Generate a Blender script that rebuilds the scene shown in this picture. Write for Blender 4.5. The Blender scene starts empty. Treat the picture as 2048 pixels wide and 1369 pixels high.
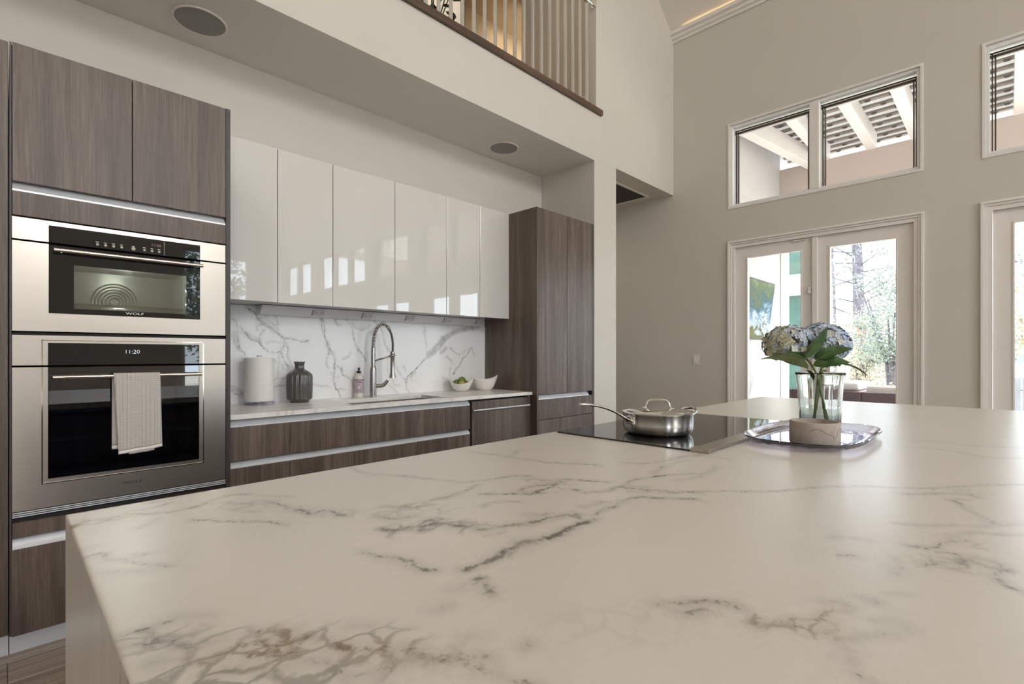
import bpy, bmesh, math, random
import numpy as np
from mathutils import Vector, Matrix, noise as mnoise

C = bpy.context.scene.collection
sc = bpy.context.scene
PI = math.pi

# ------------------------------------------------------------------ camera
YAW = 0.77902
SY, CY = math.sin(YAW), math.cos(YAW)
EYE = Vector((0, 0, 1.23))
cd = bpy.data.cameras.new('camera')
cd.sensor_width = 36.0
cd.lens = 1003.58 / 2048 * 36
cd.shift_y = 25.4 / 2048
cd.clip_start = 0.02
cd.clip_end = 400
cam = bpy.data.objects.new('camera', cd)
cam.location = EYE
cam.rotation_euler = (PI / 2, 0, YAW - PI / 2)
C.objects.link(cam)
sc.camera = cam

# ------------------------------------------------------------------ world, sun, fill lamps, exposure
sc.view_settings.view_transform = 'Standard'
sc.view_settings.look = 'None'
sc.view_settings.gamma = 1.0
sc.view_settings.use_curve_mapping = False
sc.view_settings.exposure = 0.0
w = bpy.data.worlds.new('sky')
sc.world = w
w.use_nodes = True
bg = w.node_tree.nodes['Background']
bg.inputs['Color'].default_value = (0.79, 0.89, 1.0, 1)
bg.inputs['Strength'].default_value = 7.5


def light(name, kind, loc, energy, color, rot=(0, 0, 0), size=None, size_y=None, spread=None):
    d = bpy.data.lights.new(name, kind)
    d.energy = energy
    d.color = color
    if kind == 'AREA':
        d.shape = 'RECTANGLE' if size_y else 'DISK'
        d.size = size
        if size_y:
            d.size_y = size_y
        if spread:
            d.spread = spread
    elif kind in ('POINT', 'SPOT') and size:
        d.shadow_soft_size = size
    o = bpy.data.objects.new(name, d)
    o.location = loc
    o.rotation_euler = rot
    C.objects.link(o)
    return o


sunv = Vector((1.0, -0.62, 1.30)).normalized()          # towards the sun, over the garden
s = light('sun', 'SUN', (20, -10, 20), 12.0, (1.0, 0.95, 0.88))
s.rotation_euler = sunv.to_track_quat('Z', 'Y').to_euler()
s.data.angle = math.radians(0.7)
# unseen area lamps added outside the left and high far-wall openings
light('far_window_fill', 'AREA', (-3.4, -9.72, 2.1), 120, (0.96, 0.98, 1.0), (PI / 2, 0, 0), 1.9, 3.7)
light('high_window_fill', 'AREA', (1.8, -9.72, 5.75), 350, (1.0, 0.985, 0.96), (PI / 2, 0, 0), 2.3, 2.0)
# warm fill lamps added out of view under the vault
for x, y in ((-0.5, -1.0), (-0.5, -4.2), (-3.2, -1.0), (-3.2, -4.2)):
    light('vault_fill', 'AREA', (x, y, 7.42), 15, (1.0, 0.88, 0.72), (0, 0, 0), 0.9)
light('loft_lamp', 'AREA', (3.6, 4.2, 6.2), 7, (1.0, 0.80, 0.55), (0, 0, 0), 0.5)
light('loft_recess_fill', 'AREA', (5.4, 5.3, 6.25), 1.6, (1.0, 0.74, 0.42), (0, 0, 0), 0.4)  # added warm fill so the recess wall reads brown
light('passage_lamp', 'AREA', (5.0, 4.6, 3.05), 5, (1.0, 0.86, 0.68), (0, 0, 0), 0.2)

try:
    cy = sc.cycles
    cy.use_denoising = True
    cy.max_bounces = 10
    cy.diffuse_bounces = 5
    cy.glossy_bounces = 5
    cy.transmission_bounces = 10
    cy.transparent_max_bounces = 16
    cy.sample_clamp_indirect = 6.0
    cy.caustics_reflective = False
    cy.caustics_refractive = True
    cy.blur_glossy = 0.6
except Exception:
    pass

# ------------------------------------------------------------------ materials


class NT:
    """small helper around a material's node tree"""

    def __init__(self, name):
        self.m = bpy.data.materials.new(name)
        self.m.use_nodes = True
        self.t = self.m.node_tree
        self.b = self.t.nodes['Principled BSDF']
        self.out = self.t.nodes['Material Output']

    def n(self, kind, **kw):
        nd = self.t.nodes.new(kind)
        for k, v in kw.items():
            setattr(nd, k, v)
        return nd

    def l(self, a, b):
        self.t.links.new(a, b)

    def set(self, **kw):
        for k, v in kw.items():
            k = k.replace('_', ' ')
            i = self.b.inputs[k]
            if isinstance(v, tuple) and len(v) == 3:
                v = (*v, 1)
            i.default_value = v
        return self

    def pos(self, scale=(1, 1, 1), rnd=0.0):
        g = self.n('ShaderNodeNewGeometry')
        mp = self.n('ShaderNodeMapping')
        mp.inputs['Scale'].default_value = scale
        src = g.outputs['Position']
        if rnd:
            oi = self.n('ShaderNodeObjectInfo')
            ml = self.n('ShaderNodeMath', operation='MULTIPLY')
            ml.inputs[1].default_value = rnd
            self.l(oi.outputs['Random'], ml.inputs[0])
            ad = self.n('ShaderNodeVectorMath', operation='ADD')
            self.l(src, ad.inputs[0])
            self.l(ml.outputs[0], ad.inputs[1])
            src = ad.outputs[0]
        self.l(src, mp.inputs['Vector'])
        return mp.outputs[0]

    def noise(self, vec, scale=5, detail=4, rough=0.5, dist=0.0):
        nd = self.n('ShaderNodeTexNoise')
        nd.inputs['Scale'].default_value = scale
        nd.inputs['Detail'].default_value = detail
        nd.inputs['Roughness'].default_value = rough
        nd.inputs['Distortion'].default_value = dist
        if vec is not None:
            self.l(vec, nd.inputs['Vector'])
        return nd.outputs['Fac']

    def ramp(self, fac, stops, mode='LINEAR'):
        r = self.n('ShaderNodeValToRGB')
        r.color_ramp.interpolation = mode
        e = r.color_ramp.elements
        while len(e) < len(stops):
            e.new(0.5)
        for q, (p, c) in zip(e, stops):
            q.position = p
            q.color = (*c, 1) if len(c) == 3 else c
        self.l(fac, r.inputs[0])
        return r.outputs[0]

    def math(self, op, a, b=None, c=None):
        nd = self.n('ShaderNodeMath', operation=op)
        for k, v in enumerate((a, b, c)):
            if v is None:
                continue
            if hasattr(v, 'links'):
                self.l(v, nd.inputs[k])
            else:
                nd.inputs[k].default_value = v
        return nd.outputs[0]

    def mix(self, fac, a, b):
        nd = self.n('ShaderNodeMix', data_type='RGBA')
        for sock, v in ((nd.inputs[0], fac), (nd.inputs[6], a), (nd.inputs[7], b)):
            if hasattr(v, 'links'):
                self.l(v, sock)
            elif isinstance(v, tuple):
                sock.default_value = (*v, 1)
            else:
                sock.default_value = v
        return nd.outputs[2]

    def bump(self, h, strength=0.1, dist=0.01):
        nd = self.n('ShaderNodeBump')
        nd.inputs['Strength'].default_value = strength
        nd.inputs['Distance'].default_value = dist
        self.l(h, nd.inputs['Height'])
        self.l(nd.outputs[0], self.b.inputs['Normal'])


def plain(name, col, rough=0.5, metal=0.0, var=0.06, scale=6.0, bump=0.0, bscale=200.0, **kw):
    t = NT(name)
    t.set(Roughness=rough, Metallic=metal, **kw)
    f = t.noise(t.pos(), scale, 3)
    lo = tuple(c * (1 - var) for c in col)
    hi = tuple(min(1, c * (1 + var)) for c in col)
    t.l(t.ramp(f, [(0.3, lo), (0.7, hi)]), t.b.inputs['Base Color'])
    if bump:
        t.bump(t.noise(t.pos(), bscale, 2), bump, 0.002)
    return t.m


def wood(name, dark, mid, light_, rough=0.42, axis='z', fine=1.0):
    t = NT(name)
    s1 = {'z': (9, 9, 0.55), 'x': (0.55, 9, 9)}[axis]
    s2 = {'z': (210, 210, 5.0), 'x': (5.0, 210, 210)}[axis]
    v1, v2 = t.pos(s1, 37.0), t.pos(s2, 37.0)
    a = t.noise(v1, 1.0, 5, 0.55, 1.4)
    b = t.noise(v2, fine, 4, 0.65, 0.6)
    f = t.math('ADD', t.math('MULTIPLY', a, 0.55), t.math('MULTIPLY', b, 0.45))
    col = t.ramp(f, [(0.34, dark), (0.50, mid), (0.66, light_)])
    t.l(col, t.b.inputs['Base Color'])
    t.set(Roughness=rough)
    t.bump(b, 0.25, 0.0012)
    return t.m


def brushed(name, col, rough=0.24, axis='x', aniso=0.0):
    t = NT(name)
    sc_ = (2.0, 700, 700) if axis == 'x' else (700, 700, 2.0)
    n_ = t.noise(t.pos(sc_, 5.0), 1.0, 2, 0.5)
    t.l(t.ramp(n_, [(0.3, tuple(c * 0.955 for c in col)), (0.7, col)]), t.b.inputs['Base Color'])
    t.l(t.math('MULTIPLY_ADD', n_, 0.05, rough - 0.025), t.b.inputs['Roughness'])
    t.set(Metallic=1.0)
    if aniso:
        tg = t.n('ShaderNodeTangent', direction_type='RADIAL', axis='Z')
        t.l(tg.outputs[0], t.b.inputs['Tangent'])
        t.set(Anisotropic=aniso, Anisotropic_Rotation=0.25)
    return t.m


def glass(name, tint=(1, 1, 1), reflect=1.0, f0=0.04):
    """thin clear pane: what lies behind shows through, the surface mirrors a little"""
    t = NT(name)
    t.t.nodes.remove(t.b)
    tr = t.n('ShaderNodeBsdfTransparent')
    tr.inputs[0].default_value = (*tint, 1)
    gl = t.n('ShaderNodeBsdfGlossy')
    gl.inputs['Roughness'].default_value = 0.0
    gl.inputs['Color'].default_value = (1, 1, 1, 1)
    lw = t.n('ShaderNodeLayerWeight')
    lw.inputs['Blend'].default_value = 0.5
    f = t.math('MULTIPLY_ADD', t.math('POWER', lw.outputs['Facing'], 5.0), 1 - f0, f0)
    f = t.math('MINIMUM', t.math('MULTIPLY', f, reflect), 1.0)
    mx = t.n('ShaderNodeMixShader')
    t.l(f, mx.inputs[0])
    t.l(tr.outputs[0], mx.inputs[1])
    t.l(gl.outputs[0], mx.inputs[2])
    t.l(mx.outputs[0], t.out.inputs['Surface'])
    return t.m


def marble(name, base, vein, tan, rough, field=True, streak=None, core=0.8, wisp=(7, 16, 7), cells=0):
    """stone; the painted attribute 'veins' holds (sharp vein, tan share, cloud)"""
    t = NT(name)
    p = t.pos()
    n_big = t.noise(p, 3.0, 5, 0.6)
    n_mid = t.noise(p, 26.0, 6, 0.7, 0.6)
    n_fin = t.noise(p, 90.0, 5, 0.7)
    tone = t.ramp(n_big, [(0.25, tuple(c * 0.95 for c in base)), (0.75, base)])
    col = tone
    if field:
        at = t.n('ShaderNodeAttribute', attribute_name='veins')
        sp = t.n('ShaderNodeSeparateColor')
        t.l(at.outputs['Color'], sp.inputs[0])
        R, G, B = sp.outputs[0], sp.outputs[1], sp.outputs[2]
        nn = t.math('ADD', t.math('MULTIPLY', t.math('SUBTRACT', n_mid, 0.5), 0.9), t.math('MULTIPLY', t.math('SUBTRACT', n_fin, 0.5), 0.8))
        gate = t.math('MINIMUM', t.math('MULTIPLY', R, 1.4), 1.0)
        rr = t.math('ADD', R, t.math('MULTIPLY', nn, gate))
        brk = t.ramp(t.noise(p, 9.0, 3, 0.6), [(0.32, (0.42, 0.42, 0.42)), (0.58, (1, 1, 1))])
        mr = t.n('ShaderNodeMapRange', interpolation_type='SMOOTHSTEP')
        mr.inputs['From Min'].default_value = core - 0.14
        mr.inputs['From Max'].default_value = core + 0.14
        t.l(rr, mr.inputs['Value'])
        corev = t.math('MULTIPLY', mr.outputs[0], brk)
        halo = t.math('MULTIPLY', t.math('POWER', R, 1.5), t.math('MULTIPLY', n_mid, 0.72))
        wv = t.noise(t.pos(wisp), 1.0, 6, 0.66, 1.6)
        ridge = t.math('ABSOLUTE', t.math('SUBTRACT', wv, 0.5))
        wsp = t.ramp(ridge, [(0.0, (1, 1, 1)), (0.02, (0.3, 0.3, 0.3)), (0.07, (0, 0, 0))])
        wsp = t.math('MULTIPLY', t.math('MULTIPLY', wsp, at.outputs['Alpha']), 0.24)
        cl = t.math('MULTIPLY', B, t.ramp(t.math('ADD', n_mid, t.math('MULTIPLY', t.math('SUBTRACT', n_fin, 0.5), 0.5)), [(0.24, (0.12, 0.12, 0.12)), (0.58, (1, 1, 1))]))
        if cells:
            vd = t.n('ShaderNodeTexVoronoi', feature='DISTANCE_TO_EDGE')
            vd.inputs['Scale'].default_value = cells
            wq = t.n('ShaderNodeVectorMath', operation='ADD')
            nc = t.n('ShaderNodeTexNoise')
            nc.inputs['Scale'].default_value = 14.0
            nc.inputs['Detail'].default_value = 4.0
            t.l(p, nc.inputs['Vector'])
            sv = t.n('ShaderNodeVectorMath', operation='SCALE')
            sv.inputs['Scale'].default_value = 0.07
            t.l(nc.outputs['Color'], sv.inputs[0])
            t.l(t.pos((0.62, 1.0, 1.0)), wq.inputs[0])
            t.l(sv.outputs[0], wq.inputs[1])
            t.l(wq.outputs[0], vd.inputs['Vector'])
            edge = t.ramp(vd.outputs['Distance'], [(0.0, (1, 1, 1)), (0.045, (0.62, 0.62, 0.62)), (0.12, (0.07, 0.07, 0.07))])
            cl = t.math('MINIMUM', t.math('MULTIPLY', t.math('MULTIPLY', B, edge), t.math('MULTIPLY_ADD', n_mid, 1.7, 0.30)), 0.85)
        vcol = t.mix(G, vein, tan)
        lite = tuple(v * 0.62 + b * 0.38 for v, b in zip(vein, base))
        col = t.mix(t.math('MULTIPLY', cl, 1.0), col, t.mix(G, lite, tuple(v * 0.7 + b * 0.3 for v, b in zip(tan, base))))
        col = t.mix(halo, col, vcol)
        col = t.mix(wsp, col, lite)
        col = t.mix(t.math('MULTIPLY', corev, 0.9), col, vcol)
    else:
        pv = t.pos(streak or (1, 1, 1))
        ww = t.noise(pv, 2.2, 6, 0.62, 1.2)
        ridge = t.math('ABSOLUTE', t.math('SUBTRACT', ww, 0.5))
        vein_f = t.ramp(ridge, [(0.0, (1, 1, 1)), (0.028, (0.25, 0.25, 0.25)), (0.10, (0, 0, 0))])
        msk = t.ramp(t.noise(pv, 1.3, 3), [(0.42, (0, 0, 0)), (0.62, (1, 1, 1))])
        col = t.mix(t.math('MULTIPLY', t.math('MULTIPLY', vein_f, msk), 0.75), col, vein)
    t.l(col, t.b.inputs['Base Color'])
    t.set(Roughness=rough, IOR=1.5)
    return t.m


M = {}
M['wall'] = plain('warm_white_paint', (0.635, 0.60, 0.54), 0.6, var=0.015, scale=1.2, bump=0.05, bscale=350)
M['ceiling'] = plain('lightened_ceiling_paint', (0.80, 0.77, 0.715), 0.65, var=0.015, scale=1.0)  # lighter than the wall paint, stands in for missing bounce light
M['trim'] = plain('satin_trim_paint', (0.83, 0.79, 0.75), 0.35, var=0.01)
M['frame_white'] = plain('white_window_frame', (0.87, 0.865, 0.85), 0.35, var=0.01)
M['hose'] = plain('dark_hose', (0.06, 0.056, 0.053), 0.35, 0.6)
M['gasket'] = plain('black_rubber', (0.02, 0.018, 0.016), 0.5)
M['bronze'] = plain('bronze_window_channel', (0.10, 0.075, 0.055), 0.35, 0.5)
M['wood'] = wood('dark_oak_veneer', (0.056, 0.037, 0.029), (0.112, 0.080, 0.063), (0.200, 0.152, 0.123))
M['wood_dark'] = wood('dark_oak_carcass', (0.03, 0.022, 0.022), (0.055, 0.040, 0.040), (0.085, 0.064, 0.062))
M['rail_wood'] = wood('stained_rail_wood', (0.05, 0.028, 0.018), (0.10, 0.06, 0.038), (0.16, 0.10, 0.065), axis='x')
M['floor'] = wood('grey_brown_plank', (0.15, 0.115, 0.095), (0.36, 0.29, 0.25), (0.58, 0.50, 0.445), 0.4, axis='x', fine=0.35)
M['black'] = plain('black_shadow_gap', (0.012, 0.010, 0.010), 0.7)
M['alu'] = plain('satin_aluminium', (0.74, 0.77, 0.81), 0.42, 0.35, var=0.02)
M['steel'] = brushed('brushed_stainless', (0.50, 0.455, 0.405), 0.30)
M['pan_steel'] = brushed('spun_stainless', (0.68, 0.66, 0.64), 0.24, 'x', 0.85)
M['steel_dark'] = brushed('brushed_nickel', (0.42, 0.40, 0.385), 0.24, axis='z')
M['chrome'] = plain('polished_steel', (0.74, 0.72, 0.70), 0.08, 1.0, var=0.02)
M['handle'] = plain('warm_satin_steel', (0.80, 0.70, 0.62), 0.18, 1.0, var=0.02)
M['gloss'] = plain('high_gloss_white_lacquer', (0.66, 0.645, 0.61), 0.02, var=0.006, IOR=1.5, Coat_Weight=0.5, Coat_Roughness=0.0, Coat_IOR=1.5)
M['strip'] = plain('grey_anodised_strip', (0.60, 0.60, 0.615), 0.35, 0.3, var=0.02)
M['power_strip'] = plain('pale_grey_strip', (0.74, 0.74, 0.76), 0.4, 0.1, var=0.02)
M['outlet'] = plain('grey_outlet_plastic', (0.62, 0.61, 0.63), 0.4)
M['plastic_white'] = plain('white_plastic', (0.74, 0.71, 0.67), 0.35, var=0.01)
M['blackglass'] = plain('black_glass', (0.010, 0.011, 0.012), 0.015, var=0.0, Specular_IOR_Level=0.6)
M['ovenglass'] = glass('dark_oven_glass', (0.60, 0.62, 0.58), 1.0, 0.13)
M['ovenglass_navy'] = glass('navy_oven_glass', (0.30, 0.36, 0.46), 1.0, 0.09)
M['cavity'] = plain('oven_cavity_enamel', (0.34, 0.34, 0.33), 0.35, 0.3)
M['cavity_dark'] = plain('dark_oven_enamel', (0.06, 0.09, 0.145), 0.4)
M['white_ink'] = plain('white_print', (0.85, 0.85, 0.85), 0.5, var=0)
M['dark_ink'] = plain('dark_print', (0.03, 0.028, 0.026), 0.5, var=0)
t = NT('clock_digits')
t.set(Base_Color=(0.8, 0.85, 0.9), Emission_Color=(0.80, 0.88, 1.0), Emission_Strength=0.7)
M['digits'] = t.m
t = NT('dim_amber_digits')
t.set(Base_Color=(0.2, 0.1, 0.08), Emission_Color=(0.5, 0.30, 0.22), Emission_Strength=0.25)
M['amber'] = t.m
M['pane'] = glass('window_pane', (0.985, 0.995, 0.99), 1.0, 0.035)
M['pane_green'] = plain('green_tinted_glass', (0.055, 0.115, 0.095), 0.03, var=0.25, scale=1.8, Specular_IOR_Level=0.7)
M['tray_glass'] = glass('lilac_clear_glass', (0.94, 0.935, 0.985), 1.1, 0.05)
M['vase_glass'] = glass('clear_vase_glass', (0.955, 0.975, 0.97), 1.6, 0.05)
M['vase_water'] = glass('vase_water', (0.86, 0.90, 0.90), 1.2, 0.03)
M['acrylic'] = glass('clear_acrylic', (0.90, 0.90, 0.97), 1.2, 0.05)
M['paper'] = plain('paper_towel', (0.80, 0.775, 0.735), 0.9, var=0.03, bump=0.4, bscale=260)
M['vase_grey'] = plain('charcoal_glazed_ceramic', (0.085, 0.077, 0.072), 0.22, var=0.08, Coat_Weight=0.4)
M['ceramic'] = plain('white_glazed_ceramic', (0.83, 0.80, 0.77), 0.15, var=0.01)
M['lime'] = plain('lime_peel', (0.14, 0.20, 0.03), 0.35, var=0.35, scale=30, bump=0.3, bscale=400)
M['lime_yellow'] = plain('yellowing_lime_peel', (0.46, 0.38, 0.10), 0.4, var=0.2, scale=30, bump=0.3, bscale=400)
M['soap'] = plain('cloudy_soap_bottle', (0.66, 0.62, 0.56), 0.25, var=0.04)
M['soap_label'] = plain('mauve_paper_label', (0.46, 0.37, 0.40), 0.6, var=0.03)
M['label_ink'] = plain('plum_print', (0.13, 0.07, 0.09), 0.6, var=0)
M['speaker_mesh'] = plain('grey_speaker_mesh', (0.33, 0.32, 0.30), 0.7, var=0.03, bump=0.6, bscale=900)
M['concrete'] = plain('beige_cast_concrete', (0.42, 0.365, 0.315), 0.8, var=0.12, scale=22, bump=0.35, bscale=120)
M['concrete_in'] = plain('concrete_vein', (0.22, 0.17, 0.14), 0.8)
M['baluster'] = brushed('satin_baluster_steel', (0.72, 0.71, 0.69), 0.32, axis='z')
M['loft_brown'] = plain('tan_loft_paint', (0.36, 0.235, 0.115), 0.6, var=0.04, scale=2)
M['loft_side'] = plain('darkened_loft_paint', (0.44, 0.39, 0.32), 0.65, var=0.03)  # colour darkened to dull the light falling on the loft side wall
M['loft_cream'] = plain('cream_loft_paint', (0.74, 0.66, 0.55), 0.6, var=0.02)
M['leaf'] = plain('green_leaf', (0.035, 0.085, 0.016), 0.36, var=0.35, scale=45)
M['leaf_dark'] = plain('dark_houseplant_leaf', (0.012, 0.030, 0.016), 0.35, var=0.4, scale=20)
M['leaf_pale'] = plain('pale_leaf_underside', (0.23, 0.28, 0.12), 0.5, var=0.2, scale=45)
M['floret_base'] = plain('pale_floret_base', (0.34, 0.38, 0.38), 0.8, var=0.3, scale=80)
M['stem'] = plain('green_stem', (0.16, 0.23, 0.055), 0.45, var=0.2, scale=60)
M['terracotta'] = plain('dark_plant_pot', (0.05, 0.045, 0.04), 0.4)
# outdoors
M['stucco'] = plain('white_stucco', (0.60, 0.58, 0.57), 0.85, var=0.02, bump=0.2, bscale=60)
M['beam_tan'] = plain('beige_beam_paint', (0.70, 0.59, 0.54), 0.7, var=0.03, scale=3)
M['rafter'] = plain('white_rafter_paint', (0.80, 0.76, 0.73), 0.6, var=0.03, scale=3)
t = NT('translucent_sun_block')  # added sheet: stops sun between the slats and glows white
tl = t.n('ShaderNodeBsdfTranslucent')
tl.inputs[0].default_value = (0.42, 0.41, 0.40, 1)
mx = t.n('ShaderNodeMixShader')
mx.inputs[0].default_value = 0.55
t.set(Base_Color=(0.8, 0.78, 0.75), Roughness=0.6)
t.l(t.b.outputs[0], mx.inputs[1])
t.l(tl.outputs[0], mx.inputs[2])
t.l(mx.outputs[0], t.out.inputs['Surface'])
M['sun_block'] = t.m
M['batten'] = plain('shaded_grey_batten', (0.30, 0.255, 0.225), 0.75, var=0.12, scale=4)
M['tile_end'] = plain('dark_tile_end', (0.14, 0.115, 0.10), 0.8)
M['paving'] = plain('pale_patio_paving', (0.62, 0.59, 0.55), 0.8, var=0.08)
M['ground'] = plain('pale_dry_ground', (0.60, 0.55, 0.44), 0.95, var=0.25, scale=0.8)
M['water'] = plain('lake_water', (0.45, 0.58, 0.66), 0.12, var=0.15, scale=0.3)
M['bark'] = plain('grey_violet_pine_bark', (0.13, 0.115, 0.135), 0.9, var=0.4, scale=9, bump=0.8, bscale=18)
M['needles'] = plain('pine_needles', (0.19, 0.215, 0.19), 0.7, var=0.4, scale=3)
M['holly'] = plain('holly_leaves', (0.16, 0.195, 0.145), 0.35, var=0.55, scale=6)
M['ochre'] = plain('ochre_autumn_leaves', (0.42, 0.37, 0.24), 0.6, var=0.35, scale=5)
M['iron'] = plain('black_iron', (0.03, 0.03, 0.032), 0.5)
M['wicker'] = plain('plum_brown_wicker', (0.11, 0.060, 0.072), 0.6, var=0.25, scale=50, bump=0.8, bscale=150)
M['cushion'] = plain('white_outdoor_cushion', (0.80, 0.77, 0.75), 0.9, var=0.02, bump=0.2, bscale=300)
M['slat_grey'] = plain('weathered_blue_grey_wood', (0.38, 0.43, 0.50), 0.7, var=0.1)
M['coals'] = plain('red_kayak_plastic', (0.62, 0.16, 0.13), 0.5)
t = NT('painted_screen_reflection')
n1 = t.noise(t.pos((1.4, 1.4, 2.6)), 2.6, 6, 0.6, 0.8)
g = t.n('ShaderNodeNewGeometry')
sx = t.n('ShaderNodeSeparateXYZ')
t.l(g.outputs['Position'], sx.inputs[0])
f = t.math('ADD', t.math('MULTIPLY_ADD', sx.outputs[2], 0.72, -1.18), t.math('MULTIPLY', n1, 0.85))
refl = t.ramp(f, [(0.18, (0.16, 0.15, 0.05)), (0.36, (0.10, 0.10, 0.04)), (0.42, (0.42, 0.48, 0.58)), (0.52, (0.14, 0.22, 0.30)), (0.62, (0.04, 0.09, 0.10)), (0.80, (0.10, 0.13, 0.05)), (0.97, (0.24, 0.28, 0.22))])  # reflected landscape painted on the screen as glowing colours
t.l(refl, t.b.inputs['Base Color'])
t.l(refl, t.b.inputs['Emission Color'])
t.set(Roughness=0.6, Emission_Strength=0.55, Specular_IOR_Level=0.1)
M['screen'] = t.m
t = NT('cove_led')
t.set(Base_Color=(1, 0.8, 0.5), Emission_Color=(1.0, 0.66, 0.30), Emission_Strength=9.0)
M['led'] = t.m
# towel weave
t = NT('waffle_weave_towel')
ck = t.n('ShaderNodeTexChecker')
ck.inputs['Scale'].default_value = 1.0
mp = t.n('ShaderNodeMapping')
mp.inputs['Rotation'].default_value = (0, PI / 4, 0)
mp.inputs['Scale'].default_value = (290, 0, 290)
mp.inputs['Location'].default_value = (0.3, 0.5, 0.3)
g = t.n('ShaderNodeNewGeometry')
t.l(g.outputs['Position'], mp.inputs['Vector'])
t.l(mp.outputs[0], ck.inputs['Vector'])
ck.inputs['Color1'].default_value = (0.66, 0.625, 0.58, 1)
ck.inputs['Color2'].default_value = (0.33, 0.305, 0.275, 1)
t.l(ck.outputs[0], t.b.inputs['Base Color'])
t.set(Roughness=0.95)
M['towel'] = t.m
M['towel_hem'] = plain('pale_towel_hem', (0.76, 0.71, 0.68), 0.95, var=0.05, scale=200)
# petals: colour differs from floret to floret (attribute on the mesh)
t = NT('hydrangea_petals')
at = t.n('ShaderNodeAttribute', attribute_name='tint')
t.l(at.outputs['Color'], t.b.inputs['Base Color'])
t.set(Roughness=0.6, Subsurface_Weight=0.0)
M['petals'] = t.m
M['marble_island'] = marble('veined_porcelain_slab', (0.73, 0.685, 0.63), (0.105, 0.085, 0.07), (0.22, 0.155, 0.09), 0.30, wisp=(7, 15, 7), cells=23)
M['marble_leg'] = marble('veined_porcelain_leg', (0.70, 0.655, 0.60), (0.16, 0.125, 0.095), (0.2, 0.2, 0.2), 0.3, False, (2.6, 1.3, 0.16))
M['marble_splash'] = marble('veined_porcelain_splashback', (0.87, 0.87, 0.865), (0.16, 0.15, 0.12), (0.30, 0.26, 0.18), 0.22, wisp=(13, 9, 9))
M['marble_counter'] = marble('veined_porcelain_counter', (0.86, 0.835, 0.795), (0.55, 0.51, 0.46), (0.2, 0.2, 0.2), 0.25, False, (0.9, 5.0, 1))
for nm, tint, ior in (('real_glass', (0.97, 0.99, 0.985), 1.46), ('real_glass_lilac', (0.93, 0.925, 0.985), 1.46), ('water_clear', (0.95, 0.98, 0.98), 1.33)):
    t = NT(nm)
    t.t.nodes.remove(t.b)
    g_ = t.n('ShaderNodeBsdfGlass')
    g_.inputs['Color'].default_value = (*tint, 1)
    g_.inputs['IOR'].default_value = ior
    g_.inputs['Roughness'].default_value = 0.0
    t.l(g_.outputs[0], t.out.inputs['Surface'])
    M[nm] = t.m

# ------------------------------------------------------------------ mesh helpers
ORG = {}


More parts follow.
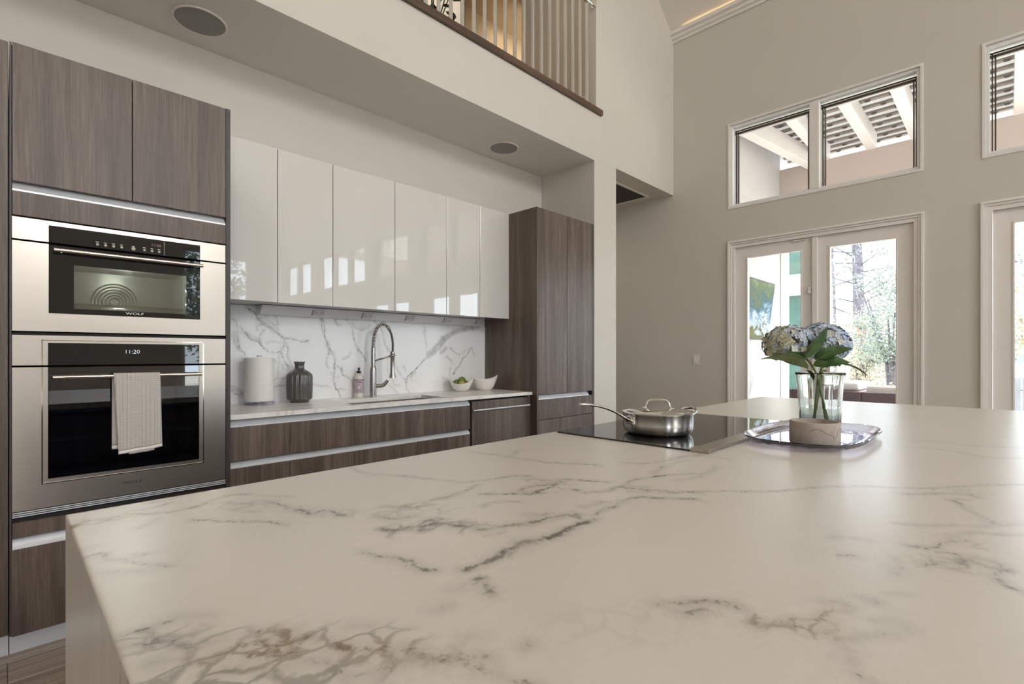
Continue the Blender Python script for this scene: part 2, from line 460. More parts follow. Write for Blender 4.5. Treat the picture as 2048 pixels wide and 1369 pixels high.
class MB:
    def __init__(self):
        self.v, self.f = [], []

    def add(self, vs, fs):
        k = len(self.v)
        self.v += [tuple(p) for p in vs]
        self.f += [tuple(i + k for i in q) for q in fs]
        return self

    def box(self, x0, x1, y0, y1, z0, z1):
        return self.add([(x0, y0, z0), (x1, y0, z0), (x1, y1, z0), (x0, y1, z0), (x0, y0, z1), (x1, y0, z1), (x1, y1, z1), (x0, y1, z1)],
                        [(0, 3, 2, 1), (4, 5, 6, 7), (0, 1, 5, 4), (1, 2, 6, 5), (2, 3, 7, 6), (3, 0, 4, 7)])

    def hexa(self, pts):
        """eight corners: bottom four then top four"""
        return self.add(pts, [(0, 3, 2, 1), (4, 5, 6, 7), (0, 1, 5, 4), (1, 2, 6, 5), (2, 3, 7, 6), (3, 0, 4, 7)])

    def lathe(self, cx, cy, prof, n=40, z0=0.0, cap0=True, cap1=True, wob=None):
        vs, fs = [], []
        for r, z in prof:
            for k in range(n):
                a = 2 * PI * k / n
                rr = r * (wob(a, z) if wob else 1)
                vs.append((cx + rr * math.cos(a), cy + rr * math.sin(a), z0 + z))
        for j in range(len(prof) - 1):
            for k in range(n):
                k2 = (k + 1) % n
                fs.append((j * n + k, j * n + k2, (j + 1) * n + k2, (j + 1) * n + k))
        if cap0:
            fs.append(tuple(range(n - 1, -1, -1)))
        if cap1:
            fs.append(tuple(range((len(prof) - 1) * n, len(prof) * n)))
        return self.add(vs, fs)

    def tube(self, pts, rad, n=10, caps=True, flat=1.0):
        pts = [Vector(p) for p in pts]
        rads = rad if isinstance(rad, (list, tuple)) else [rad] * len(pts)
        vs, fs = [], []
        prev = None
        for i, p in enumerate(pts):
            d = (pts[min(i + 1, len(pts) - 1)] - pts[max(i - 1, 0)])
            if d.length < 1e-9:
                d = Vector((0, 0, 1))
            d.normalize()
            if prev is None:
                up = Vector((0, 0, 1)) if abs(d.z) < 0.9 else Vector((1, 0, 0))
                nx = d.cross(up).normalized()
            else:
                nx = (prev - d * prev.dot(d))
                nx = nx.normalized() if nx.length > 1e-6 else d.orthogonal().normalized()
            prev = nx
            ny = d.cross(nx).normalized()
            for k in range(n):
                a = 2 * PI * k / n
                vs.append(p + nx * (rads[i] * math.cos(a)) + ny * (rads[i] * flat * math.sin(a)))
        for j in range(len(pts) - 1):
            for k in range(n):
                k2 = (k + 1) % n
                fs.append((j * n + k, j * n + k2, (j + 1) * n + k2, (j + 1) * n + k))
        if caps:
            fs.append(tuple(range(n - 1, -1, -1)))
            fs.append(tuple(range((len(pts) - 1) * n, len(pts) * n)))
        return self.add(vs, fs)

    def ball(self, c, r, n=16, m=10, sq=(1, 1, 1)):
        vs, fs = [], []
        for j in range(m + 1):
            t_ = PI * j / m
            for k in range(n):
                a = 2 * PI * k / n
                vs.append((c[0] + r * sq[0] * math.sin(t_) * math.cos(a), c[1] + r * sq[1] * math.sin(t_) * math.sin(a), c[2] - r * sq[2] * math.cos(t_)))
        for j in range(m):
            for k in range(n):
                k2 = (k + 1) % n
                fs.append((j * n + k, j * n + k2, (j + 1) * n + k2, (j + 1) * n + k))
        return self.add(vs, fs)

    def prism(self, poly, axis, a, b):
        """extrude a 2-D polygon along an axis; poly runs counter-clockwise seen from +axis"""
        def P(u, v, t_):
            return {'x': (t_, u, v), 'y': (v, t_, u), 'z': (u, v, t_)}[axis]
        n = len(poly)
        vs = [P(u, v, a) for u, v in poly] + [P(u, v, b) for u, v in poly]
        fs = [tuple(range(n - 1, -1, -1)), tuple(range(n, 2 * n))]
        for k in range(n):
            k2 = (k + 1) % n
            fs.append((k, k2, n + k2, n + k))
        return self.add(vs, fs)

    def build(self, name, mat, parent=None, bevel=0.0, smooth=False, seg=2, angle=35):
        org = Vector(ORG.get(parent.name, (0, 0, 0))) if parent else None
        if org is None:
            a = np.array(self.v)
            org = Vector(((a[:, 0].min() + a[:, 0].max()) / 2, (a[:, 1].min() + a[:, 1].max()) / 2, a[:, 2].min()))
            loc = org
        else:
            loc = None
        me = bpy.data.meshes.new(name)
        me.from_pydata([(p[0] - org.x, p[1] - org.y, p[2] - org.z) for p in self.v], [], self.f)
        me.materials.append(M[mat] if isinstance(mat, str) else mat)
        o = bpy.data.objects.new(name, me)
        C.objects.link(o)
        if parent:
            o.parent = parent
        else:
            o.location = loc
        ORG[o.name] = tuple(org)
        if smooth:
            me.polygons.foreach_set('use_smooth', [True] * len(me.polygons))
            if smooth != 'all':
                md = o.modifiers.new('edges', 'EDGE_SPLIT')
                md.split_angle = math.radians(angle)
        if bevel:
            md = o.modifiers.new('bevel', 'BEVEL')
            md.width = bevel
            md.segments = seg
            md.limit_method = 'ANGLE'
            md.angle_limit = math.radians(40)
            md.harden_normals = False
        me.update()
        return o


def B(x0, x1, y0, y1, z0, z1):
    return MB().box(min(x0, x1), max(x0, x1), min(y0, y1), max(y0, y1), min(z0, z1), max(z0, z1))


def tag(o, label=None, cat=None, group=None, kind=None):
    if label:
        o['label'] = label
    if cat:
        o['category'] = cat
    if group:
        o['group'] = group
    if kind:
        o['kind'] = kind
    return o


def thing(name, label, cat, loc, group=None, kind=None):
    o = bpy.data.objects.new(name, None)
    o.empty_display_size = 0.05
    o.location = loc
    C.objects.link(o)
    ORG[o.name] = tuple(loc)
    return tag(o, label, cat, group, kind)


def struct(o, label, cat='structure'):
    return tag(o, label, cat, None, 'structure')


def text(name, body, size, loc, mat, parent, rot=(PI / 2, 0, 0), sx=1.0, ext=0.0004, align='CENTER', thin=False):
    cu = bpy.data.curves.new(name, 'FONT')
    cu.body = body
    cu.size = size
    cu.extrude = ext
    cu.offset = -0.022 * size if thin else 0.0
    cu.resolution_u = 3
    cu.align_x = align
    cu.align_y = 'CENTER'
    tmp = bpy.data.objects.new('tmp_text', cu)
    me = bpy.data.meshes.new_from_object(tmp)
    bpy.data.objects.remove(tmp)
    me.name = name
    me.materials.clear()
    me.materials.append(M[mat])
    me.transform(Matrix.Translation(Vector(loc) - Vector(ORG[parent.name])) @ Matrix.Rotation(rot[2], 4, 'Z') @ Matrix.Rotation(rot[0], 4, 'X') @ Matrix.Diagonal((sx, 1, 1, 1)))
    o = bpy.data.objects.new(name, me)
    C.objects.link(o)
    o.parent = parent
    ORG[o.name] = ORG[parent.name]
    o['kind'] = 'stuff'
    return o


def holed_wall(name, label, axis, p0, p1, u0, u1, z0, z1, holes, mat):
    """a wall slab between planes p0 and p1 of the axis, with rectangular openings"""
    us = sorted({u0, u1, *[h[0] for h in holes], *[h[1] for h in holes]})
    zs = sorted({z0, z1, *[h[2] for h in holes], *[h[3] for h in holes]})
    b = MB()
    P = (lambda p, u, z: (p, u, z)) if axis == 'x' else (lambda p, u, z: (u, p, z))

    def hole(ua, ub, za, zb):
        um, zm = (ua + ub) / 2, (za + zb) / 2
        return any(h[0] < um < h[1] and h[2] < zm < h[3] for h in holes)
    nu, nz = len(us) - 1, len(zs) - 1
    solid = {(i, j): not hole(us[i], us[i + 1], zs[j], zs[j + 1]) for i in range(nu) for j in range(nz)}
    for (i, j), s_ in solid.items():
        if not s_:
            continue
        a, b_, c, d = us[i], us[i + 1], zs[j], zs[j + 1]
        q = [P(p0, a, c), P(p0, b_, c), P(p0, b_, d), P(p0, a, d), P(p1, a, c), P(p1, b_, c), P(p1, b_, d), P(p1, a, d)]
        fs = [(0, 3, 2, 1), (4, 5, 6, 7)]
        if not solid.get((i, j - 1), False):
            fs.append((0, 1, 5, 4))
        if not solid.get((i, j + 1), False):
            fs.append((3, 7, 6, 2))
        if not solid.get((i - 1, j), False):
            fs.append((0, 4, 7, 3))
        if not solid.get((i + 1, j), False):
            fs.append((1, 2, 6, 5))
        b.add(q, fs)
    return struct(b.build(name, mat), label, 'wall')


# ------------------------------------------------------------------ veins of the stone slabs (mm in the slab's own plane)
ISLAND_VEINS = """
0.8 1 86,1220 112,1264 139,1237 159,1247 184,1245 206,1215 223,1214 240,1205 271,1207 287,1217
0.7 1 159,1247 183,1279 208,1262 234,1271 256,1285
0.6 0 266,1212 310,1230 352,1256 388,1240
0.5 0 223,1318 248,1312 277,1322 318,1321
0.5 0 171,1134 190,1156 205,1177
0.8 0 91,1030 108,1034 113,1004 124,988 140,957 152,926 170,901
0.5 0 92,1065 105,1079
0.6 0 145,996 154,977 165,976
0.4 0 94,946 118,925 139,899
0.8 0 259,1123 277,1100 293,1069 311,1045 337,1025 356,1005 370,973
0.6 0 343,1197 362,1168 372,1131 344,1133 330,1130 356,1083
0.8 0 402,1137 409,1094 425,1060 433,1018 436,990 459,992 471,955 483,934
0.6 0 428,1040 431,987 443,967
0.5 0 397,1210 429,1168 448,1138
0.6 0 91,712 107,709 123,706 131,709
0.6 0 92,682 106,673 120,672 131,659
0.8 1 157,602 175,600 191,593 201,585 204,566 204,547 218,538 228,546
0.9 1 227,598 231,591 224,578 219,567
0.7 0 202,615 216,606 227,598
0.7 1 175,600 178,576 181,567 195,555 204,547
0.7 0 229,567 240,554 247,534 257,517 270,502
0.5 0 105,629 124,622 146,606 157,602
0.4 0 145,711 162,706 176,700
0.6 0 129,649 150,635 167,628
0.5 0 150,563 170,550 183,521 202,518 216,525 226,514 235,501 238,478
0.4 0 286,549 309,531
0.7 0 556,927 581,906 617,901
0.8 0 490,818 508,792 534,779
0.6 0 520,881 539,847 569,831
0.95 0 480,571 502,568 519,565 542,572 575,581 592,581 611,590 630,583 656,576 678,565 710,566 748,569 774,572 800,569
0.8 0 824,588 851,591 888,589 935,597 971,601 998,584 1029,538 1073,481
0.8 0 504,782 529,784 549,771 574,775 591,781
0.8 0 570,794 581,768 591,736 607,712 618,693 621,676 658,660 689,651 715,647 745,640 764,632 802,615
0.6 0 492,781 514,779 530,755
0.7 0 579,905 593,878 619,870 634,864 632,894 645,891 677,888 710,897 747,902 784,912 813,918
0.7 0 744,1136 755,1076 776,1033 788,995 808,961 846,949 890,940 933,929 968,895
0.8 0 767,860 797,830 827,799 845,781 881,779 931,787 984,796
0.8 1 854,817 889,822 912,818 941,808
0.7 0 959,861 979,828 1005,807 1021,772 1069,709
0.8 0 945,725 941,695 975,672 1010,670 1040,664 1094,671 1139,671 1172,654 1231,643 1314,588
0.8 0 1040,664 1057,623 1080,588 1083,551 1136,508
0.6 0 1061,667 1095,620
0.6 0 1081,1268 1084,1198 1108,1153 1106,1093 1118,1042 1128,975 1153,925 1189,878 1209,840
0.5 0 1116,1103 1182,1143 1214,1156
0.6 0 1280,804 1310,766 1353,736 1462,733 1557,698
0.5 0 1222,681 1304,692 1383,699 1455,681
0.6 0 714,783 749,786 778,752
0.7 0 408,741 420,704 432,681 441,659 437,638 440,622 447,605
0.8 0 475,529 471,513 464,500 453,493
0.4 0 421,532 439,526 458,529
0.5 0 382,509 394,506
0.5 1 360,429 377,426
0.7 1 264,507 279,494 290,483 297,468
0.7 1 305,458 309,437 309,424 312,412
0.7 1 311,426 330,411 339,398 338,382 343,368 347,353 354,342 358,331
0.6 1 340,423 344,404 355,389
0.5 0 241,463 259,453 280,441 305,428
0.6 0 400,379 408,378
0.7 0 584,318 599,313 616,296 629,281
0.6 0 583,292 587,282 609,272
0.5 0 686,1319 685,1255 694,1201 740,1131
0.6 0 853,633 885,625 916,617
0.5 0 734,679 741,665 760,657
0.7 0 1088,546 1140,516 1191,459 1237,413 1295,370 1335,345 1376,328 1405,299 1458,252 1491,202 1531,154 1585,107 1621,76 1675,44 1760,-29
0.7 0 1449,169 1491,133 1524,93 1549,57 1531,44
0.7 0 1453,92 1485,75 1491,57
0.7 0 1455,80 1407,63 1379,48 1347,30 1315,25
0.5 0 1184,149 1210,108 1243,71 1295,27 1361,-22
0.7 0 1063,114 1075,96 1096,81 1131,69 1155,52
0.7 0 1063,81 1073,66 1074,48
0.7 0 970,85 1008,75 1019,58 1055,47 1076,31 1073,14 1039,9 997,17 972,9 967,-2 966,-16
0.6 0 998,70 988,56 984,52
0.6 0 1144,75 1183,60 1216,40 1263,-21
0.7 0 607,304 618,290 635,273 643,257 645,242
0.7 1 617,212 638,209 642,196 658,188 680,178 698,166 718,165 722,158 735,154
0.7 1 645,184 652,171 656,158 680,149 697,149 693,159 698,166
0.6 1 612,206 625,198
0.6 0 657,144 670,130 682,115 695,98 715,85
0.5 0 649,131 641,124 621,123
0.5 0 784,132 794,125 779,119
0.5 0 730,156 736,143 753,142 756,153 743,166
0.8 1 942,185 952,180 952,175
0.5 0 1009,223 1026,210
0.5 0 1036,190 1038,169
0.5 0 982,126 968,120 931,120 905,118
0.6 0 601,110 599,102
0.5 0 1435,720 1499,715 1542,692 1569,605
0.5 0 1201,602 1234,583 1279,565 1434,595
0.5 0 1278,609 1320,582 1407,588
0.4 0 2349,263 2411,189 2390,87 2442,-40
0.4 0 2211,243 2217,150 2150,36 2201,-36
0.4 0 734,105 750,86 724,76
0.4 0 829,115 850,97
"""
ISLAND_CLOUDS = """
0.95 81 129,575 157,560 180,528 211,517 243,506 266,501
0.8 28 174,595 200,582
0.6 25 94,1232 118,1243 157,1233
0.6 18 182,1231 223,1214
0.5 25 275,452 289,440
0.76 40 225,587 246,545 265,507
0.3 40 334,1169 387,1134 446,1005 484,942
0.57 47 102,677 132,661 166,626
0.9 12 783,610 791,589
0.35 45 548,898 603,860 646,816
0.76 47 502,791 583,759 618,673
0.6 22 528,575 577,579
0.7 18 475,521 460,497
0.6 22 265,463 282,447
0.6 22 309,433 312,416
0.76 54 264,507 292,478
0.35 40 952,855 959,770 848,790
0.35 40 1026,655 1081,564
0.15 60 483,360 526,310
0.8 22 606,284 605,267
0.8 28 633,207 654,187 662,161
0.5 40 1009,68 1038,30
0.4 35 1153,66 1136,46
0.3 40 1521,153 1592,58
"""
SPLASH_VEINS = """
0.8 0 1102,1547 1133,1519 1162,1500 1186,1462 1201,1450 1226,1425 1261,1405 1296,1380 1333,1354 1346,1338
0.7 0 1196,1470 1216,1451 1246,1420 1286,1385 1317,1370 1338,1349
0.7 0 1266,1508 1286,1496 1296,1465 1307,1433
0.7 0 1201,1473 1236,1493 1266,1508
0.6 0 1226,1472 1256,1452 1276,1435 1302,1423 1312,1391 1333,1354
0.8 0 1348,1339 1391,1337 1428,1335 1461,1322 1494,1322 1516,1328
0.7 0 1346,1338 1359,1306 1369,1280 1375,1236 1385,1199 1401,1155 1417,1122
0.7 0 1346,1338 1346,1290 1327,1258 1338,1215 1359,1172 1385,1144
0.8 0 1067,1418 1086,1389 1109,1364 1123,1344 1138,1326 1172,1322 1191,1304 1216,1278 1241,1252
0.7 0 1016,1466 1044,1442 1058,1403 1058,1372 1090,1366 1114,1359
0.7 0 1062,1347 1062,1312 1072,1277 1090,1251 1100,1226
0.6 0 1039,1347 1044,1306 1067,1271
0.7 0 1211,1398 1196,1366 1186,1330 1176,1319
0.6 0 1176,1392 1176,1423 1201,1434 1221,1430
0.5 0 1348,1312 1312,1316 1276,1324 1236,1312
0.6 0 1266,1244 1296,1242 1322,1252
0.6 0 1317,1236 1317,1178 1309,1140 1309,1087
0.6 0 1276,1199 1296,1172
0.7 0 1276,1019 1307,1015 1338,1019 1359,1029
0.5 0 1281,1056 1307,1074 1359,1075
0.8 0 1596,1514 1614,1481 1614,1424 1625,1385 1637,1339 1655,1305 1673,1271 1691,1237 1709,1191 1709,1133 1703,1075 1703,1041 1721,994 1745,946 1758,916
0.7 0 1614,1509 1631,1459 1637,1419 1631,1351 1661,1317
0.6 0 1667,1260 1655,1214 1649,1163 1661,1134
0.6 0 1709,1248 1715,1214 1703,1173
0.7 0 1764,1517 1795,1501 1833,1468 1852,1427 1858,1356 1884,1291 1897,1261
0.6 0 1715,1509 1715,1468 1733,1455 1764,1456
0.6 0 1852,1480 1871,1440
0.7 0 1727,1144 1758,1120 1776,1085 1820,1060 1845,1018 1858,970
0.6 0 1764,1138 1776,1102
0.6 0 1556,1012 1602,1005 1655,1005 1679,990
0.7 0 1751,978 1789,967
0.6 0 1776,1196 1826,1213 1833,1249
0.5 0 1679,1093 1703,1064 1751,1062
0.7 0 1021,1025 1058,1019
0.7 0 1026,995 1058,1004 1090,987
0.7 0 1039,979 1067,963 1093,981
0.7 0 1076,1221 1086,1200
0.7 0 1338,1151 1346,1129
0.6 0 1369,1226 1385,1177
0.7 0 2026,1513 2056,1479 2081,1461 2102,1427 2112,1372 2130,1328 2168,1262
0.8 0 1874,1308 1908,1266 1949,1207 1955,1186
0.6 0 2213,1178 2239,1116 2271,1064
0.6 0 2504,1505 2518,1453 2504,1417 2518,1353 2540,1294
0.8 0 2532,1223 2511,1187 2461,1141 2420,1101 2378,1079 2345,1045 2331,1000
0.6 0 2427,1107 2392,1084 2372,1033 2392,1009
0.6 0 2291,1047 2318,1023 2331,983 2324,943
0.5 0 2194,1039 2213,988 2265,980
0.7 0 2787,1284 2842,1253 2890,1229
0.7 0 2741,1219 2779,1192 2811,1148
0.8 0 3039,1293 3013,1267 2980,1235 2931,1191 2898,1134 2850,1091 2826,1055
0.6 0 3039,1293 3056,1248 3081,1235
0.5 0 2914,1235 2955,1267 3005,1286
0.5 0 2756,1014 2702,1034
0.6 0 2787,1118 2779,1050
0.5 0 2174,984 2213,954 2252,918
0.5 0 2304,1132 2318,1097
0.7 0 2331,943 2365,906 2324,903
0.5 0 1879,1429 1931,1426 1990,1441 1999,1461
"""
SPLASH_CLOUDS = """
0.35 30 1186,1462 1286,1395
0.4 25 1114,1359 1186,1319
0.35 30 1655,1305 1673,1248
0.35 30 1039,1357 1067,1271
0.4 30 1030,1010 1090,971
1 45 2554,1235 2605,1259 2657,1307 2710,1363
0.9 36 2710,1363 2764,1401 2826,1433
0.8 30 2826,1433 2931,1456 3013,1478 3124,1495
0.7 25 2680,1247 2741,1290
0.4 25 2331,1028 2413,1084
0.3 20 2124,1328 2168,1262
"""


def parse(t_):
    out = []
    for ln in t_.strip().splitlines():
        p = ln.split()
        out.append((float(p[0]), int(p[1]), [tuple(int(c) / 1000 for c in q.split(',')) for q in p[2:]]))
    return out


def vein_field(U, V, veins, clouds, band, near=False):
    n = len(U)
    R, G, Bc, A = np.zeros(n), np.zeros(n), np.zeros(n), np.zeros(n)
    for kind, lst in ((0, veins), (1, clouds)):
        for st, par, pts in lst:
            bw = band if kind == 0 else par / 1000
            tan = (par == 1) if kind == 0 else False
            if kind == 0 and near and math.hypot(pts[0][0] - 0.35, pts[0][1] - 0.55) < 0.42:
                bw *= 1.45
            for (x0, y0), (x1, y1) in zip(pts, pts[1:]):
                m = np.nonzero((U > min(x0, x1) - bw) & (U < max(x0, x1) + bw) & (V > min(y0, y1) - bw) & (V < max(y0, y1) + bw))[0]
                if not len(m):
                    continue
                dx, dy = x1 - x0, y1 - y0
                L2 = dx * dx + dy * dy + 1e-12
                t_ = np.clip(((U[m] - x0) * dx + (V[m] - y0) * dy) / L2, 0, 1)
                d = np.hypot(U[m] - x0 - t_ * dx, V[m] - y0 - t_ * dy)
                f_ = np.clip(1 - d / bw, 0, 1)
                if kind == 0:
                    wb = band * 4.5
                    m2 = np.nonzero((U > min(x0, x1) - wb) & (U < max(x0, x1) + wb) & (V > min(y0, y1) - wb) & (V < max(y0, y1) + wb))[0]
                    t2 = np.clip(((U[m2] - x0) * dx + (V[m2] - y0) * dy) / L2, 0, 1)
                    A[m2] = np.maximum(A[m2], np.clip(1 - np.hypot(U[m2] - x0 - t2 * dx, V[m2] - y0 - t2 * dy) / wb, 0, 1) * st)
                    val = f_ * (0.42 + 0.58 * st)
                    R[m] = np.maximum(R[m], val)
                    if tan:
                        G[m] = np.maximum(G[m], np.clip(f_ * 1.6, 0, 1))
                else:
                    Bc[m] = np.maximum(Bc[m], np.clip(f_ * 1.8, 0, 1) * st)
    return np.stack([R, G, Bc, A], 1)


def slab_grid(name, mat, parent, us, vs, place, veins, clouds, band, smooth=True, warp=0.0042):
    """fine sheet of a slab's face that carries its veins; place(U, V) gives world points"""
    U, V = np.meshgrid(us, vs, indexing='ij')
    U, V = U.ravel(), V.ravel()
    rng = np.random.default_rng(3)
    ph = rng.uniform(0, 6.28, (2, 6))
    wu, wv = np.zeros_like(U), np.zeros_like(V)
    for k, fr in enumerate((29, 53, 97, 160, 270, 430)):
        a = 1.0 / (0.6 * k + 1)
        wu += a * np.sin(U * fr + ph[0, k] + 1.7 * np.sin(V * fr * 0.7))
        wv += a * np.sin(V * fr + ph[1, k] + 1.7 * np.sin(U * fr * 0.8))
    col = vein_field(U + warp * wu, V + warp * wv, parse(veins), parse(clouds), band, mat == 'marble_island')
    P = place(U, V) - np.array(ORG[parent.name])
    nu, nv = len(us), len(vs)
    idx = np.arange(nu * nv).reshape(nu, nv)
    F = np.stack([idx[:-1, :-1], idx[1:, :-1], idx[1:, 1:], idx[:-1, 1:]], -1).reshape(-1, 4)
    me = bpy.data.meshes.new(name)
    me.vertices.add(len(P))
    me.vertices.foreach_set('co', P.astype(np.float32).ravel())
    me.loops.add(F.size)
    me.loops.foreach_set('vertex_index', F.astype(np.int32).ravel())
    me.polygons.add(len(F))
    me.polygons.foreach_set('loop_start', (np.arange(len(F)) * 4).astype(np.int32))
    me.update(calc_edges=True)
    ca = me.color_attributes.new('veins', 'FLOAT_COLOR', 'POINT')
    ca.data.foreach_set('color', col.astype(np.float32).ravel())
    me.polygons.foreach_set('use_smooth', [True] * len(F))
    me.materials.append(M[mat])
    me.validate()
    o = bpy.data.objects.new(name, me)
    C.objects.link(o)
    o.parent = parent
    ORG[o.name] = ORG[parent.name]
    return o


# ================================================================== THE SETTING
XW = 5.648            # face of the wall with the garden doors
YF = 2.854            # face of the loft front
YB = 3.535            # wall behind the cabinets
YP = 2.86             # cabinet fronts of the tall units

fl = struct(B(-6.3, XW, -9.7, 6.3, -0.2, -0.012).build('floor', 'floor'), 'grey brown wood plank floor of the room', 'floor')
random.seed(4)
joint = MB()
first = None
for r in range(13):
    y0 = 1.22 + r * 0.18
    x = -2.6 + (r * 0.47 % 1.3)
    xs = [-2.6]
    while x < XW:
        if x > xs[-1] + 0.2:
            xs.append(x)
        x += 1.45
    xs.append(XW)
    for xa, xb in zip(xs, xs[1:]):
        o = B(xa + 0.001, xb - 0.001, y0 + 0.001, min(y0 + 0.179, 3.53), -0.013, 0.0 - random.random() * 0.0004).build('plank', 'floor', fl, bevel=0.0012, seg=1)
pl = MB()
for r in range(60):
    y0 = -9.7 + r * 0.182
    for k in range(8):
        x0 = -6.3 + k * 1.5 + (r * 0.53 % 1.5) - 0.75
        pl.box(max(x0 + 0.001, -6.3), min(x0 + 1.499, XW), y0 + 0.001, y0 + 0.181, -0.013, 0)
o = pl.build('far_planks', 'floor', fl)
o['kind'] = 'stuff'

# wall with doors and high windows, running towards the far end of the room
W1 = (0.545, 2.187)
WINS = [(0.545, 2.187, 2), (-1.66, 0.127, 2), (-3.40, -2.09, 1), (-6.13, -3.78, 3), (-8.30, -6.58, 2)]
DOORS = [(0.56, 2.166), (-1.49, 0.117), (-3.55, -1.945), (-5.75, -4.145)]
ZW0, ZW1 = 2.860, 3.762
ZD1 = 2.44
holes = [(a, b, ZW0, ZW1) for a, b, _ in WINS] + [(a, b, 0.0, ZD1) for a, b in DOORS]
holed_wall('wall_right', 'cream wall with garden doors below and high windows above', 'x', XW, XW + 0.15, -9.75, 6.3, -0.012, 5.3, holes, 'wall')
# far end of the room, behind the camera, glazed
far_holes = [(-4.4, -2.4, 0.25, 4.0), (0.6, 3.0, 4.7, 6.8), (3.25, 5.05, 0.25, 4.0)]  # left and high openings added to let light into the room
holed_wall('wall_far', 'wall at the far end of the great room with tall glazing', 'y', -9.6, -9.45, -6.3, XW, -0.012, 7.6, far_holes, 'wall')
holed_wall('wall_left', 'plain side wall of the great room', 'x', -6.15, -6.0, -9.6, 6.3, -0.012, 7.6, [], 'wall')
# wall behind the cabinets, the pier beside the tall cabinet, the loft front
struct(B(-6.0, 4.03, YB, YB + 0.12, -0.012, 3.12).build('wall_back', 'wall'), 'cream wall behind the kitchen cabinets', 'wall')
struct(B(4.028, 4.408, YF, 6.3, -0.012, 3.139).build('wall_pier', 'wall'), 'white pier between tall cabinet and passage', 'wall')
struct(B(-6.0, 4.028, YF, 6.3, 3.12, 3.1203).build('ceiling_kitchen', 'ceiling'), 'lowered cream ceiling over the kitchen cabinets', 'ceiling')  # same paint as the walls, lightened here for missing bounce
struct(B(4.028, XW, YF, 6.3, 3.14, 3.585).build('ceiling_passage', 'wall'), 'low cream ceiling of the passage beside the pier', 'ceiling')
struct(B(4.056, XW, YF, YF + 0.13, 3.585, 7.6).build('wall_loft_front', 'wall'), 'cream wall above the passage beside the loft opening', 'wall')
struct(B(4.408, XW, 6.0, 6.15, -0.012, 3.14).build('wall_passage', 'wall'), 'cream end wall of the passage', 'wall')
struct(B(-6.0, 4.056, YF - 0.0005, 6.3, 3.1205, 3.585).build('wall_loft_fascia', 'wall'), 'cream fascia of the loft above the kitchen', 'wall')
# loft behind the balusters
struct(B(-6.0, 4.20, 5.0, 5.1, 3.585, 7.6).build('wall_loft_back', 'loft_cream'), 'cream back wall of the loft', 'wall')
struct(B(4.20, 6.6, 5.6, 5.7, 3.585, 7.6).build('wall_loft_recess', 'loft_brown'), 'tan wall in the recess of the loft', 'wall')
struct(B(5.26, 5.36, YF + 0.13, 5.0, 3.585, 7.6).build('wall_loft_side', 'loft_side'), 'grey beige side wall of the loft', 'wall')
struct(B(4.12, 4.20, 5.0, 5.6, 3.585, 7.6).build('wall_loft_return', 'loft_brown'), 'tan return of the loft recess', 'wall')
struct(B(4.20, 6.6, 5.0, 5.6, 6.30, 6.40).build('ceiling_loft_recess', 'loft_brown'), 'tan ceiling over the loft recess', 'ceiling')
# vault: slopes up from the door wall, flat over the room
ZC = 5.105
zc = lambda x: ZC + 0.745 * (5.56 - x)
prof = [(XW + 0.15, zc(XW + 0.15)), (2.34, zc(2.34)), (-6.3, zc(2.34))]
b = MB()
for (xa, za), (xb, zb) in zip(prof, prof[1:]):
    b.hexa([(xb, -9.75, zb), (xa, -9.75, za), (xa, YF + 0.13, za), (xb, YF + 0.13, zb), (xb, -9.75, zb + 0.12), (xa, -9.75, za + 0.12), (xa, YF + 0.13, za + 0.12), (xb, YF + 0.13, zb + 0.12)])
struct(b.build('ceiling', 'ceiling'), 'sloping pale vault above the room', 'ceiling')
struct(B(-6.3, 6.7, YF + 0.131, 6.3, 7.601, 7.7).build('ceiling_loft', 'ceiling'), 'pale ceiling of the loft', 'ceiling')
# crown moulding with a cove light on top
b = MB()
cp = [(XW, 4.955), (XW - 0.022, 4.955), (XW - 0.022, 4.985), (XW - 0.05, 4.990), (XW - 0.05, 5.022), (XW - 0.085, 5.028), (XW - 0.085, 5.070), (XW - 0.06, 5.070), (XW - 0.06, 5.045), (XW, 5.045)]
n_ = len(cp)
vs = [(x, -9.4, z) for x, z in cp] + [(x, YF, z) for x, z in cp]
b.add(vs, [tuple(range(n_)), tuple(range(2 * n_ - 1, n_ - 1, -1))] + [(k, n_ + k, n_ + (k + 1) % n_, (k + 1) % n_) for k in range(n_)])
cr = struct(b.build('trim_1', 'trim'), 'stepped crown moulding along the top of the door wall', 'moulding')
B(XW - 0.052, XW - 0.04, -9.2, 2.70, 5.048, 5.054).build('cove_light_strip', 'led', cr)


